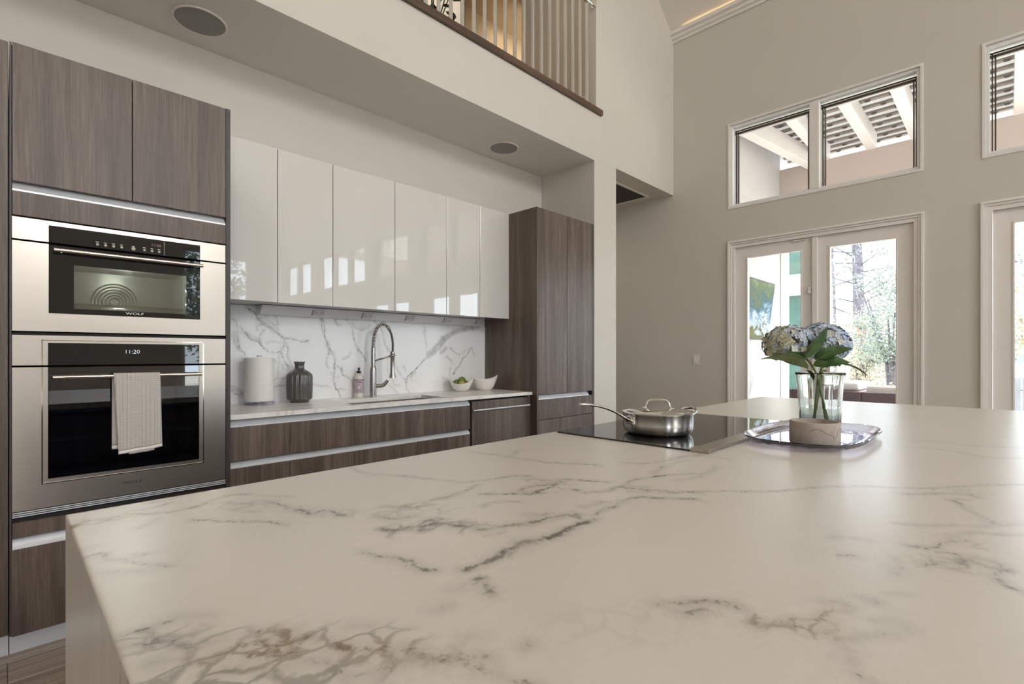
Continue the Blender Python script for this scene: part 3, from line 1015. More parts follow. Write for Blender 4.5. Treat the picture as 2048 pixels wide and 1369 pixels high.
def window(n, y0, y1, panes, label):
    t_ = thing('window_%d' % n, label, 'window', (XW, (y0 + y1) / 2, ZW0), kind='structure')
    z0, z1 = ZW0, ZW1
    # narrow bead around the opening
    b = MB()
    e = 0.022
    for a, bb, c, d in ((y0 - e, y1 + e, z1, z1 + e), (y0 - e, y1 + e, z0 - e, z0), (y0 - e, y0, z0, z1), (y1, y1 + e, z0, z1)):
        b.box(XW - 0.008, XW + 0.01, a, bb, c, d)
    b.build('casing', 'trim', t_, bevel=0.002)
    # white outer frame
    fx0, fx1 = XW + 0.012, XW + 0.140
    b = MB()
    q = 0.024
    b.box(fx0, fx1, y0, y1, z1 - q, z1)
    b.box(fx0, fx1, y0, y1, z0, z0 + q)
    b.box(fx0, fx1, y0, y0 + q, z0 + q, z1 - q)
    b.box(fx0, fx1, y1 - q, y1, z0 + q, z1 - q)
    b.build('window_frame', 'frame_white', t_)
    wd = (y1 - y0 - 2 * q)
    mull = 0.085
    pw = (wd - mull * (panes - 1)) / panes
    for k in range(panes):
        a = y0 + q + k * (pw + mull)
        c = a + pw
        if k:
            B(XW + 0.006, fx1, a - mull, a, z0 + q, z1 - q).build('mullion', 'trim', t_, bevel=0.003)
        zb, zt = z0 + q, z1 - q
        D = XW + 0.085
        b = MB()
        g_ = 0.008
        b.box(D, D + 0.022, a, c, zt - 0.026, zt - 0.016)
        b.box(D, D + 0.022, c - 0.018, c - 0.018 + g_, zb, zt - 0.026)
        b.box(D, D + 0.022, a + 0.008, a + 0.008 + g_, zb, zt - 0.026)
        b.build('gasket', 'gasket', t_)
        b = MB()
        b.box(D + 0.004, D + 0.03, a, c, zt - 0.054, zt - 0.036)
        b.box(D + 0.004, D + 0.03, c - 0.038, c - 0.028, zb, zt - 0.036)
        b.box(D + 0.004, D + 0.03, a + 0.024, a + 0.034, zb, zt - 0.036)
        b.build('channel', 'bronze', t_)
        b = MB()
        b.box(D - 0.01, D + 0.04, a, c, zb, zb + 0.022)
        b.box(D + 0.004, D + 0.035, a, c, zt - 0.035, zt - 0.027)
        b.box(D + 0.008, D + 0.035, a, c, zt - 0.066, zt - 0.056)
        b.build('sash', 'frame_white', t_)
        B(D + 0.036, D + 0.042, a, c, zb, zt).build('pane', 'pane', t_)
    return t_


wl = ['high two-pane window above the near garden doors', 'high two-pane window next along the door wall', 'high single window further along the door wall',
      'high three-pane window further along the door wall', 'high two-pane window at the far end of the door wall']
for k, (a, bb, p) in enumerate(WINS):
    window(k + 1, a, bb, p, wl[k])


def garden_door(n, y0, y1, label, sensor=False):
    t_ = thing('door_%d' % n, label, 'door', (XW, (y0 + y1) / 2, 0), kind='structure')
    # stepped casing
    b = MB()
    for e0, e1, pr in ((0.0, 0.020, 0.010), (0.020, 0.042, 0.022)):
        b.box(XW - pr, XW + 0.02, y0 - e1, y1 + e1, ZD1 + e0, ZD1 + e1)
        b.box(XW - pr, XW + 0.02, y0 - e1, y0 - e0, 0, ZD1 + e0)
        b.box(XW - pr, XW + 0.02, y1 + e0, y1 + e1, 0, ZD1 + e0)
    b.build('casing', 'trim', t_, bevel=0.003)
    b = MB()
    j = 0.030
    b.box(XW + 0.0, XW + 0.15, y0, y1, ZD1 - 0.035, ZD1)
    b.box(XW + 0.0, XW + 0.15, y0, y0 + j, 0, ZD1 - 0.035)
    b.box(XW + 0.0, XW + 0.15, y1 - j, y1, 0, ZD1 - 0.035)
    b.build('jamb', 'trim', t_, bevel=0.002)
    ym = (y0 + y1) / 2
    zt = ZD1 - 0.037
    for k, (a, c) in enumerate(((ym + 0.002, y1 - j - 0.002), (y0 + j + 0.002, ym - 0.002))):
        lf = MB()
        st = 0.128
        gz0, gz1 = 0.26, zt - 0.118
        X0, X1 = XW + 0.03, XW + 0.075
        ga, gc = a + st, c - st
        lf.box(X0, X1, a, ga, 0.01, zt)
        lf.box(X0, X1, gc, c, 0.01, zt)
        lf.box(X0, X1, ga, gc, gz1, zt)
        lf.box(X0, X1, ga, gc, 0.01, gz0)
        leaf = lf.build('door_leaf', 'trim', t_)
        bd = MB()
        e = 0.014
        for a_, c_, za, zb in ((ga - e, gc + e, gz1, gz1 + e), (ga - e, gc + e, gz0 - e, gz0), (ga - e, ga, gz0, gz1), (gc, gc + e, gz0, gz1)):
            bd.box(X0 - 0.006, X0 + 0.002, a_, c_, za, zb)
        bd.build('glazing_bead', 'trim', leaf, bevel=0.002)
        B(X0 + 0.02, X0 + 0.026, ga - 0.005, gc + 0.005, gz0 - 0.005, gz1 + 0.005).build('pane', 'pane', leaf)
    B(XW + 0.008, XW + 0.03, ym - 0.024, ym + 0.024, 0.01, zt).build('astragal', 'trim', t_, bevel=0.004)
    hm = MB()
    hm.tube([(XW + 0.03, ym - 0.08, 0.95), (XW - 0.02, ym - 0.08, 0.95), (XW - 0.02, ym - 0.18, 0.95)], 0.009)
    hm.box(XW + 0.02, XW + 0.03, ym - 0.10, ym - 0.06, 0.86, 1.08)
    hm.build('door_handle', 'steel_dark', t_, bevel=0.002)
    return t_


dl = ['near pair of glazed garden doors behind the hydrangeas', 'next pair of glazed garden doors at the frame edge', 'third pair of glazed garden doors along the wall', 'fourth pair of glazed garden doors along the wall']
for k, (a, bb) in enumerate(DOORS):
    garden_door(k + 1, a, bb, dl[k])

# baseboards
struct(B(XW - 0.014, XW, 2.21, 6.0, 0, 0.13).build('baseboard_right', 'trim'), 'painted baseboard along the door wall', 'baseboard')

# far glazing of the room behind the camera
for k, (a, bb, c, d) in enumerate(far_holes):
    t_ = thing('window_%d' % (6 + k), ['unseen tall window added for light at the left of the far wall', 'unseen high window added for light in the middle of the far wall', 'tall window at the right of the far wall'][k], 'window', ((a + bb) / 2, -9.55, c), kind='structure')
    b = MB()
    for q in ((a, bb, c, c + 0.06), (a, bb, d - 0.06, d), (a, a + 0.06, c, d), (bb - 0.06, bb, c, d), ((a + bb) / 2 - 0.03, (a + bb) / 2 + 0.03, c, d), (a, bb, (c + d) / 2, (c + d) / 2 + 0.06)):
        b.box(q[0], q[1], -9.56, -9.5, q[2], q[3])
    b.build('window_frame', 'frame_white', t_)

# ================================================================== TALL OVEN CABINET (left)
t_ = thing('oven_cabinet', 'tall dark oak cabinet that houses the two built-in ovens', 'cabinet', (0.42, 3.2, 0))
b = MB()
b.box(0.803, 0.824, YP + 0.0, YB - 0.002, 0.0, 2.498)
b.build('side_panel', 'wood_dark', t_, bevel=0.001)
B(0.016, 0.022, YP + 0.005, YB - 0.002, 0.09, 2.496).build('side_panel', 'wood_dark', t_)
b = MB()
b.box(0.022, 0.803, YP + 0.56, YB - 0.004, 0.09, 2.49)
b.box(0.022, 0.803, YP + 0.02, YB - 0.004, 2.470, 2.490)
b.box(0.022, 0.803, YP + 0.02, YB - 0.004, 1.79, 1.80)
b.box(0.022, 0.803, YP + 0.02, YB - 0.004, 1.309, 1.323)
b.box(0.022, 0.803, YP + 0.02, YB - 0.004, 0.545, 0.560)
b.build('carcass', 'black', t_)
B(0.024, 0.4135, YP, YP + 0.02, 1.936, 2.496).build('door', 'wood', t_, bevel=0.0012, seg=1)
B(0.4165, 0.802, YP, YP + 0.02, 1.936, 2.496).build('door', 'wood', t_, bevel=0.0012, seg=1)
# finger channel under the doors: an aluminium cove
def channel(x0, x1, y, z0, z1, parent):
    """recessed C-shaped finger-pull profile"""
    b = MB()
    p = [(y + 0.003, z0 - 0.006), (y + 0.003, z0 + 0.002), (y + 0.010, z0 + 0.010), (y + 0.034, z1 + 0.008), (y + 0.042, z1 + 0.008), (y + 0.042, z0 - 0.006)]
    p = p[::-1]
    b.prism(p, 'x', x0, x1)
    return b.build('finger_pull', 'alu', parent)
channel(0.024, 0.801, YP, 1.902, 1.936, t_)
B(0.024, 0.802, YP, YP + 0.02, 1.798, 1.896).build('filler_panel', 'wood', t_, bevel=0.001, seg=1)
B(0.024, 0.802, YP, YP + 0.02, 0.484, 0.546).build('filler_panel', 'wood', t_, bevel=0.001, seg=1)
channel(0.024, 0.802, YP, 0.444, 0.482, t_)
B(0.022, 0.802, YP, YP + 0.02, 0.087, 0.438).build('drawer_front', 'wood', t_, bevel=0.0012, seg=1)
B(0.016, 0.824, YP + 0.052, YP + 0.066, 0, 0.10).build('plinth', 'alu', t_)

t_ = thing('pantry_cabinet', 'tall dark oak cabinet at the left edge beside the oven tower', 'cabinet', (-0.45, 3.2, 0))
B(-0.91, 0.012, YP + 0.004, YP + 0.024, 0.098, 2.492).build('door', 'wood', t_, bevel=0.0012, seg=1)
B(-0.92, 0.013, YP + 0.028, YB - 0.002, 0.098, 2.49).build('carcass', 'wood_dark', t_)
B(-0.92, 0.013, YP + 0.052, YP + 0.066, 0, 0.098).build('plinth', 'alu', t_)


def oven(name, label, z0, zs, z1, gx0, gx1, gz0, gz1, framed, hz, hx0, hx1):
    """z0..zs door, zs..z1 control panel; dark glass gx0..gx1, gz0..gz1 crosses both"""
    x0, x1 = 0.0235, 0.7995
    t_ = thing(name, label, 'oven', (0.41, YP, z0))
    gp = 0.004
    F0, F1 = YP - 0.003, YP + 0.022

    def ringed(n, za, zb, ga, gb):
        """steel panel with a rectangular hole open on the shared side"""
        b = MB()
        b.box(x0, gx0, F0, F1, za, zb)
        b.box(gx1, x1, F0, F1, za, zb)
        if gb < zb:
            b.box(gx0, gx1, F0, F1, gb, zb)
        if ga > za:
            b.box(gx0, gx1, F0, F1, za, ga)
        return b.build(n, 'steel', t_)
    cp_ = ringed('control_panel', zs + gp, z1, zs + gp, gz1)
    dr = ringed('oven_door', z0, zs - gp, gz0, zs - gp)
    # glass plates
    B(gx0 + 0.0015, gx1 - 0.0015, F0 + 0.001, F0 + 0.006, zs + gp, gz1 - 0.0015).build('control_glass', 'blackglass', cp_)
    return t_, cp_, dr, F0


# ---- steam oven above
ov, cp_, dr, F0 = oven('steam_oven', 'stainless steam oven with black control strip, upper of the two ovens', 1.3275, 1.698, 1.7905, 0.132, 0.686, 1.404, 1.773, False, 1.668, 0.147, 0.686)
GX0, GX1, GZ0, GZ1 = 0.1335, 0.6845, 1.4055, 1.6925
wx0, wx1, wz0, wz1 = 0.212, 0.628, 1.428, 1.615
b = MB()
for q in ((GX0, wx0, GZ0, GZ1), (wx1, GX1, GZ0, GZ1), (wx0, wx1, GZ0, wz0), (wx0, wx1, wz1, GZ1)):
    b.box(q[0], q[1], F0 + 0.001, F0 + 0.006, q[2], q[3])
b.build('glass_border', 'blackglass', dr)
B(wx0, wx1, F0 + 0.001, F0 + 0.005, wz0, wz1).build('oven_window', 'ovenglass', dr)
b = MB()
cx0, cx1, cy0, cy1, cz0, cz1 = 0.19, 0.65, F0 + 0.03, F0 + 0.40, 1.41, 1.64
b.box(cx0, cx1, cy1, cy1 + 0.005, cz0, cz1)
b.box(cx0 - 0.005, cx0, cy0, cy1, cz0, cz1)
b.box(cx1, cx1 + 0.005, cy0, cy1, cz0, cz1)
b.box(cx0, cx1, cy0, cy1, cz0 - 0.005, cz0)
b.box(cx0, cx1, cy0, cy1, cz1, cz1 + 0.005)
b.build('cavity', 'cavity', ov)
fanx, fanz = 0.40, 1.50
b = MB()
for rr in (0.020, 0.034, 0.048, 0.062, 0.076, 0.090):
    pts = [(fanx + rr * math.cos(a), cy1 - 0.008, fanz + rr * math.sin(a)) for a in [2 * PI * k / 36 for k in range(37)]]
    b.tube(pts, 0.0032, 6, False)
b.build('fan_guard', 'chrome', ov)['kind'] = 'stuff'
b = MB()
for k in range(9):
    yy = cy0 + 0.03 + k * 0.036
    b.tube([(cx0, yy, 1.455), (cx1, yy, 1.455)], 0.002, 6)
for xx in (cx0 + 0.004, cx1 - 0.004):
    b.tube([(xx, cy0 + 0.01, 1.455), (xx, cy1, 1.455)], 0.003, 6)
b.build('wire_rack', 'chrome', ov)['kind'] = 'stuff'
light('steam_oven_fill', 'POINT', (0.42, F0 + 0.16, 1.62), 2.5, (0.95, 1.0, 0.90), size=0.02)  # added lamp that brightens the cavity behind the glass
b = MB()
b.tube([(0.147, F0 - 0.036, 1.668), (0.690, F0 - 0.036, 1.668)], 0.0085, 14)
hd = b.build('handle', 'handle', ov, smooth=True)
MB().tube([(0.17, F0 - 0.036, 1.664), (0.17, F0 + 0.002, 1.662)], 0.006).build('handle_post', 'steel_dark', hd)
MB().tube([(0.667, F0 - 0.036, 1.664), (0.667, F0 + 0.002, 1.662)], 0.006).build('handle_post', 'steel_dark', hd)
for k, x in enumerate((0.290, 0.318, 0.346, 0.375, 0.418, 0.459, 0.488, 0.516)):
    r = 0.0078 if k == 4 else 0.0052
    kb = MB()
    pts = [(x, F0 - 0.006, 1.716), (x, F0 + 0.002, 1.716)]
    kb.tube(pts, r, 14)
    kb.build('button', 'chrome', cp_, smooth=True)
lb = MB()
for k, x in enumerate((0.290, 0.318, 0.346, 0.375, 0.418, 0.459, 0.488, 0.516)):
    lb.box(x - 0.0055, x + 0.0055, F0 - 0.0002, F0 + 0.001, 1.7265, 1.7285)
lb.build('button_caption', 'white_ink', cp_)['kind'] = 'stuff'
text('clock_display', '11:20', 0.016, (0.505, F0 - 0.0002, 1.746), 'amber', cp_, sx=1.1)
B(0.536, 0.5372, F0 - 0.0004, F0 + 0.001, 1.703, 1.770).build('panel_seam', 'cavity', cp_)
text('maker_lettering', 'WOLF', 0.0155, (0.424, F0 - 0.0003, 1.4175), 'white_ink', dr, sx=1.55, ext=0.0006)

# ---- wall oven below
ov2, cp2, dr2, F0 = oven('built_in_oven', 'large stainless wall oven with a towel on its handle, lower of the two ovens', 0.592, 1.182, 1.3105, 0.130, 0.682, 0.710, 1.2795, True, 1.135, 0.143, 0.682)
# raised bright frame line around the glass
b = MB()
for x0, x1, z0, z1 in ((0.110, 0.114, 0.690, 1.178), (0.698, 0.702, 0.690, 1.178), (0.110, 0.702, 0.690, 0.694)):
    b.box(x0, x1, F0 - 0.0025, F0 + 0.001, z0, z1)
b.build('frame_line', 'chrome', dr2)
b = MB()
for x0, x1, z0, z1 in ((0.110, 0.114, 1.186, 1.292), (0.698, 0.702, 1.186, 1.292), (0.110, 0.702, 1.2885, 1.292)):
    b.box(x0, x1, F0 - 0.0025, F0 + 0.001, z0, z1)
b.build('frame_line', 'chrome', cp2)
B(0.1315, 0.6805, F0 + 0.001, F0 + 0.005, 0.7115, 1.1775).build('oven_window', 'ovenglass_navy', dr2)
b = MB()
cx0, cx1, cy0, cy1, cz0, cz1 = 0.14, 0.67, F0 + 0.03, F0 + 0.45, 0.72, 1.14
b.box(cx0, cx1, cy1, cy1 + 0.005, cz0, cz1)
b.box(cx0 - 0.005, cx0, cy0, cy1, cz0, cz1)
b.box(cx1, cx1 + 0.005, cy0, cy1, cz0, cz1)
b.box(cx0, cx1, cy0, cy1, cz0 - 0.005, cz0)
b.box(cx0, cx1, cy0, cy1, cz1, cz1 + 0.005)
b.build('cavity', 'cavity_dark', ov2)
for zz in (0.86, 0.98):
    b = MB()
    for k in range(9):
        yy = cy0 + 0.02 + k * 0.045
        b.tube([(cx0, yy, zz), (cx1, yy, zz)], 0.002, 6)
    for xx in (cx0 + 0.004, cx1 - 0.004):
        b.tube([(xx, cy0 + 0.01, zz), (xx, cy1, zz)], 0.003, 6)
    b.build('wire_rack', 'chrome', ov2)['kind'] = 'stuff'
HZ, HY = 1.135, F0 - 0.036
b = MB()
b.tube([(0.143, HY, HZ), (0.684, HY, HZ)], 0.0085, 14)
hd = b.build('handle', 'handle', ov2, smooth=True)
MB().tube([(0.165, HY, HZ - 0.002), (0.165, F0 + 0.002, HZ - 0.004)], 0.006).build('handle_post', 'steel_dark', hd)
MB().tube([(0.662, HY, HZ - 0.002), (0.662, F0 + 0.002, HZ - 0.004)], 0.006).build('handle_post', 'steel_dark', hd)
text('clock_display', '11:20', 0.026, (0.414, F0 - 0.0002, 1.243), 'digits', cp2, sx=1.0, thin=True)
text('maker_lettering', 'WOLF', 0.0165, (0.414, F0 - 0.0032, 0.6465), 'dark_ink', dr2, sx=1.6, ext=0.0008)
b = MB()
for k in range(3):
    z = 0.568 + k * 0.0080
    B(0.024, 0.800, F0 + 0.000, F0 + 0.020, z, z + 0.0034).build('vent_slat', 'alu', ov2)

# ---- towel folded over the handle
tw = thing('dish_towel', 'grey woven dish towel hanging over the lower oven handle', 'towel', (0.43, HY, 0.79))


def cloth(name, mat, x_of, y_of, z_top, z_bot, nx, nz, thick, parent):
    b = MB()
    for side in (0, 1):
        for j in range(nz + 1):
            for i in range(nx + 1):
                s_, q = i / nx, j / nz
                x = x_of(s_, q)
                y = y_of(s_, q) + (thick if side else 0)
                z = z_top(s_) + (z_bot(s_) - z_top(s_)) * q
                b.v.append((x, y, z))
    W_ = nx + 1
    N_ = W_ * (nz + 1)
    for j in range(nz):
        for i in range(nx):
            a = j * W_ + i
            b.f.append((a, a + W_, a + W_ + 1, a + 1))
            b.f.append((N_ + a, N_ + a + 1, N_ + a + W_ + 1, N_ + a + W_))
    rim = [i for i in range(nx + 1)] + [j * W_ + nx for j in range(1, nz + 1)] + [nz * W_ + i for i in range(nx - 1, -1, -1)] + [j * W_ for j in range(nz - 1, 0, -1)]
    for a, c in zip(rim, rim[1:] + rim[:1]):
        b.f.append((a, c, N_ + c, N_ + a))
    return b.build(name, mat, parent, smooth='all')


fold = lambda s_, q: 0.006 * math.sin(s_ * 6.0 + 0.6) * q + 0.004 * math.sin(s_ * 13 + q * 2) * q
hemtop = lambda s_: 0.800 + 0.016 * s_
zt = HZ + 0.012
cloth('front_fold', 'towel', lambda s_, q: 0.342 + 0.170 * s_ + q * (0.016 - 0.008 * s_), lambda s_, q: HY - 0.0145 - 0.004 * min(1, q * 6) + fold(s_, q), lambda s_: zt - 0.004, hemtop, 24, 40, 0.003, tw)
cloth('front_hem', 'towel_hem', lambda s_, q: 0.358 + 0.162 * s_, lambda s_, q: HY - 0.0190 + fold(s_, 1), hemtop, lambda s_: hemtop(s_) - 0.014, 24, 2, 0.0045, tw)
cloth('under_hem', 'towel_hem', lambda s_, q: 0.396 + 0.094 * s_, lambda s_, q: HY - 0.0135 + fold(s_, 1) * 0.5, lambda s_: 0.81, lambda s_: 0.782 + 0.008 * s_, 10, 2, 0.002, tw)
cloth('back_fold', 'towel', lambda s_, q: 0.338 + 0.160 * s_, lambda s_, q: HY + 0.0120 + 0.003 * q, lambda s_: zt - 0.004, lambda s_: 0.824, 10, 20, 0.003, tw)
cloth('back_hem', 'towel_hem', lambda s_, q: 0.338 + 0.160 * s_, lambda s_, q: HY + 0.0145, lambda s_: 0.824, lambda s_: 0.808, 10, 2, 0.003, tw)
b = MB()
pp = [(HY - 0.0145 * math.cos(a), zt - 0.004 + 0.006 * math.sin(a)) for a in [PI * k / 10 for k in range(11)]]
for k, (y, z) in enumerate(pp):
    b.v += [(0.342, y, z), (0.512, y, z)]
for k in range(10):
    b.f.append((2 * k, 2 * k + 1, 2 * k + 3, 2 * k + 2))
b.build('top_fold', 'towel', tw, smooth='all')

# ================================================================== WALL CABINETS
YU = 3.195
xs = [0.826, 1.183, 1.540, 2.015, 2.490, 2.848, 3.199]
wl = ['first gloss white wall cabinet, against the oven tower', 'second gloss white wall cabinet from the oven tower', 'third gloss white wall cabinet from the oven tower',
      'fourth gloss white wall cabinet, right of the faucet', 'narrow gloss white wall cabinet, next to last before the tall cabinet', 'last gloss white wall cabinet, against the tall dark cabinet']
for k in range(6):
    a, c = xs[k], xs[k + 1]
    t_ = thing('wall_cabinet', wl[k], 'cabinet', ((a + c) / 2, 3.36, 1.55), 'gloss white wall cabinets')
    B(a + 0.001, c - 0.001, YU + 0.024, YB - 0.002, 1.556, 2.494).build('carcass', 'gloss' if k == 5 else 'strip', t_)
    B(a + 0.0022, c - 0.0022, YU, YU + 0.020, 1.552, 2.499).build('door', 'gloss', t_, bevel=0.0012)
# aluminium power strip under the wall cabinets
t_ = thing('power_strip', 'slanted grey power strip fixed under the white wall cabinets', 'power strip', (2.1, 3.4, 1.49))
ya, za, yb_, zb_ = 3.400, 1.552, 3.446, 1.494
b = MB()
b.prism([(ya, za), (yb_, zb_), (3.522, zb_), (3.522, za)], 'x', 1.165, 3.075)
b.build('strip_body', 'power_strip', t_, bevel=0.001, seg=1)
dirn = Vector((0, yb_ - ya, zb_ - za)).normalized()
nrm = Vector((0, dirn.z, -dirn.y))
for k, x in enumerate((1.545, 1.920, 2.300, 2.680, 3.040)):
    c0 = Vector((x, (ya + yb_) / 2, (za + zb_) / 2))

    def slab(b, cx, hw, hh, t0, t1, off=0.0):
        c = c0 + Vector((cx, 0, 0)) + dirn * off
        lo = [c + Vector((sx_ * hw, 0, 0)) + dirn * (sy_ * hh) + nrm * t0 for sx_, sy_ in ((-1, 1), (1, 1), (1, -1), (-1, -1))]
        hi = [c + Vector((sx_ * hw, 0, 0)) + dirn * (sy_ * hh) + nrm * t1 for sx_, sy_ in ((-1, 1), (1, 1), (1, -1), (-1, -1))]
        b.hexa([tuple(p) for p in lo + hi])
    b = MB()
    slab(b, 0, 0.043, 0.026, -0.002, 0.0035)
    ot = b.build('outlet', 'outlet', t_, bevel=0.0015, seg=1)
    b = MB()
    for dx in (-0.022, 0.022):
        slab(b, dx - 0.004, 0.0045, 0.0012, 0.003, 0.0042, -0.006)
        slab(b, dx - 0.004, 0.0045, 0.0012, 0.003, 0.0042, 0.006)
        slab(b, dx + 0.009, 0.0026, 0.0026, 0.003, 0.0042)
    slab(b, -0.0425, 0.0012, 0.025, 0.0, 0.0042)
    b.build('socket_slots', 'black', ot)['kind'] = 'stuff'

# ================================================================== SPLASHBACK, COUNTER, SINK
sp = thing('splashback', 'white marble-look splashback slab with grey veins behind the sink', 'splashback', (2.0, 3.53, 0.911))
X0, X1, Z0, Z1 = 0.826, 3.199, 0.9115, 1.553
slab_grid('veined_face', 'marble_splash', sp, np.linspace(X0, X1, 620), np.linspace(Z0, Z1, 170),
          lambda U, V: np.stack([U, np.full_like(U, 3.5232), V], 1), SPLASH_VEINS, SPLASH_CLOUDS, 0.017, warp=0.0034)
B(X0, X1, 3.5236, YB - 0.002, Z0, Z1).build('slab_back', 'marble_splash', sp)
B(3.1905, 3.1985, 3.516, 3.5230, Z0, 1.49).build('edge_trim', 'trim', sp)

ct = thing('kitchen_counter', 'long pale stone counter with an undermount sink along the back wall', 'counter', (2.0, 3.2, 0.885))
YC0, YC1 = 2.912, 3.5225
SX0, SX1, SYa, SYb = 1.57, 2.335, 2.985, 3.325
b = MB()
us, vs_ = [0.826, SX0, SX1, 3.1985], [YC0, SYa, SYb, YC1]
for i in range(3):
    for j in range(3):
        if i == 1 and j == 1:
            continue
        a, c, d, e = us[i], us[i + 1], vs_[j], vs_[j + 1]
        q = [(a, d, 0.885), (c, d, 0.885), (c, e, 0.885), (a, e, 0.885), (a, d, 0.911), (c, d, 0.911), (c, e, 0.911), (a, e, 0.911)]
        fs = [(0, 3, 2, 1), (4, 5, 6, 7)]
        if j == 0 or (i == 1 and j == 2):
            fs.append((0, 1, 5, 4))
        if j == 2 or (i == 1 and j == 0):
            fs.append((2, 3, 7, 6))
        if i == 0 or (i == 2 and j == 1):
            fs.append((3, 0, 4, 7))
        if i == 2 or (i == 0 and j == 1):
            fs.append((1, 2, 6, 5))
        b.add(q, fs)
b.build('slab', 'marble_counter', ct)
sk = thing('sink', 'stainless undermount sink sunk into the pale back counter', 'sink', (1.95, 3.15, 0.68))
b = MB()
def basin(x0, x1):
    y0, y1, z1, z0, w_ = SYa - 0.004, SYb + 0.004, 0.8845, 0.69, 0.004
    b.box(x0, x1, y0, y1, z0 - w_, z0)
    b.box(x0, x1, y0 - w_, y0, z0 - w_, z1)
    b.box(x0, x1, y1, y1 + w_, z0 - w_, z1)
    b.box(x0 - w_, x0, y0 - w_, y1 + w_, z0 - w_, z1)
    b.box(x1, x1 + w_, y0 - w_, y1 + w_, z0 - w_, z1)
basin(SX0 - 0.004, 2.03)
basin(2.045, SX1 + 0.004)
b.build('basin', 'steel', sk)
b = MB()
b.lathe(1.8, 3.155, [(0.045, 0.001), (0.045, 0.003), (0.03, 0.002)], 24, 0.690)
b.build('drain', 'chrome', sk, smooth=True)

# ================================================================== BASE CABINETS
YBc = 2.93
b_l = ['base cabinet with two drawer fronts, against the oven tower', 'base cabinet with two drawer fronts, second from the oven tower', 'wide sink base cabinet under the faucet']
bx = [(0.826, 1.154), (1.154, 1.551), (1.551, 2.512)]
for k, (a, c) in enumerate(bx):
    t_ = thing('base_cabinet', 'dark oak ' + b_l[k], 'cabinet', ((a + c) / 2, 3.2, 0.0), 'dark oak base cabinets under the back counter')
    if k < 2:
        B(a + 0.001, c - 0.001, YBc + 0.05, YB - 0.03, 0.10, 0.884).build('carcass', 'wood_dark', t_)
    else:
        B(a + 0.001, c - 0.001, YBc + 0.046, YBc + 0.05, 0.10, 0.884).build('carcass', 'wood_dark', t_)
    B(a + 0.0012, c - 0.0012, YBc, YBc + 0.02, 0.660, 0.842).build('drawer_front', 'wood', t_, bevel=0.001, seg=1)
    channel(a, c, YBc, 0.846, 0.872, t_)
    channel(a, c, YBc, 0.626, 0.652, t_)
    fr = [(a, c)] if k < 2 else [(a, 2.029), (2.029, c)]
    for p, q in fr:
        B(p + 0.0012, q - 0.0012, YBc, YBc + 0.02, 0.10, 0.622).build('door' if k == 2 else 'drawer_front', 'wood', t_, bevel=0.001, seg=1)
    B(a, c, YBc + 0.052, YBc + 0.060, 0, 0.099).build('plinth', 'alu', t_)
# dishwasher behind an oak front
t_ = thing('dishwasher', 'dishwasher behind a dark oak front with a long bar handle', 'dishwasher', (2.84, 3.2, 0))
B(2.516, 2.522, YBc + 0.03, YB - 0.05, 0.1, 0.88).build('gap_filler', 'black', t_)
B(2.523, 3.157, YBc + 0.025, YB - 0.05, 0.1, 0.880).build('housing', 'black', t_)
B(2.530, 3.155, YBc - 0.002, YBc + 0.018, 0.10, 0.868).build('door_panel', 'wood', t_, bevel=0.001, seg=1)
b = MB()
b.tube([(2.517, YBc - 0.034, 0.802), (3.150, YBc - 0.034, 0.802)], 0.0065, 14)
h = b.build('handle', 'alu', t_, smooth=True)
for x in (2.535, 3.13):
    MB().tube([(x, YBc - 0.034, 0.802), (x, YBc, 0.802)], 0.005).build('handle_post', 'steel_dark', h)
B(2.53, 3.157, YBc + 0.052, YBc + 0.060, 0, 0.099).build('plinth', 'alu', t_)
tag(B(3.159, 3.192, YBc, YBc + 0.3, 0.0, 0.884).build('filler_panel', 'wood', None, bevel=0.001, seg=1), 'narrow dark oak filler board between dishwasher and tall cabinet', 'panel')

# ================================================================== TALL CABINET (right)
t_ = thing('tall_cabinet', 'tall dark oak two-door cabinet beside the white pier', 'cabinet', (3.61, 3.2, 0))
b = MB()
b.box(3.201, 3.221, YP + 0.0, YB - 0.002, 0, 2.498)
b.build('side_panel', 'wood', t_, bevel=0.001, seg=1)
B(4.003, 4.022, YP, YB - 0.002, 0, 2.498).build('side_panel', 'wood_dark', t_, bevel=0.001, seg=1)
B(3.221, 4.003, YP + 0.046, YB - 0.004, 0.09, 2.49).build('carcass', 'black', t_)
B(3.2225, 3.6135, YP, YP + 0.02, 0.884, 2.496).build('door', 'wood', t_, bevel=0.0012, seg=1)
B(3.6165, 4.002, YP, YP + 0.02, 0.884, 2.496).build('door', 'wood', t_, bevel=0.0012, seg=1)
channel(3.2225, 3.95, YP, 0.848, 0.880, t_)
B(3.2225, 4.002, YP, YP + 0.02, 0.667, 0.842).build('drawer_front', 'wood', t_, bevel=0.0012, seg=1)
B(3.2225, 4.002, YP, YP + 0.02, 0.40, 0.663).build('drawer_front', 'wood', t_, bevel=0.0012, seg=1)
B(3.2225, 4.002, YP, YP + 0.02, 0.10, 0.396).build('drawer_front', 'wood', t_, bevel=0.0012, seg=1)
B(3.221, 4.003, YP + 0.048, YP + 0.060, 0, 0.098).build('plinth', 'alu', t_)

# ================================================================== THINGS ON THE BACK COUNTER
ZC_ = 0.9115
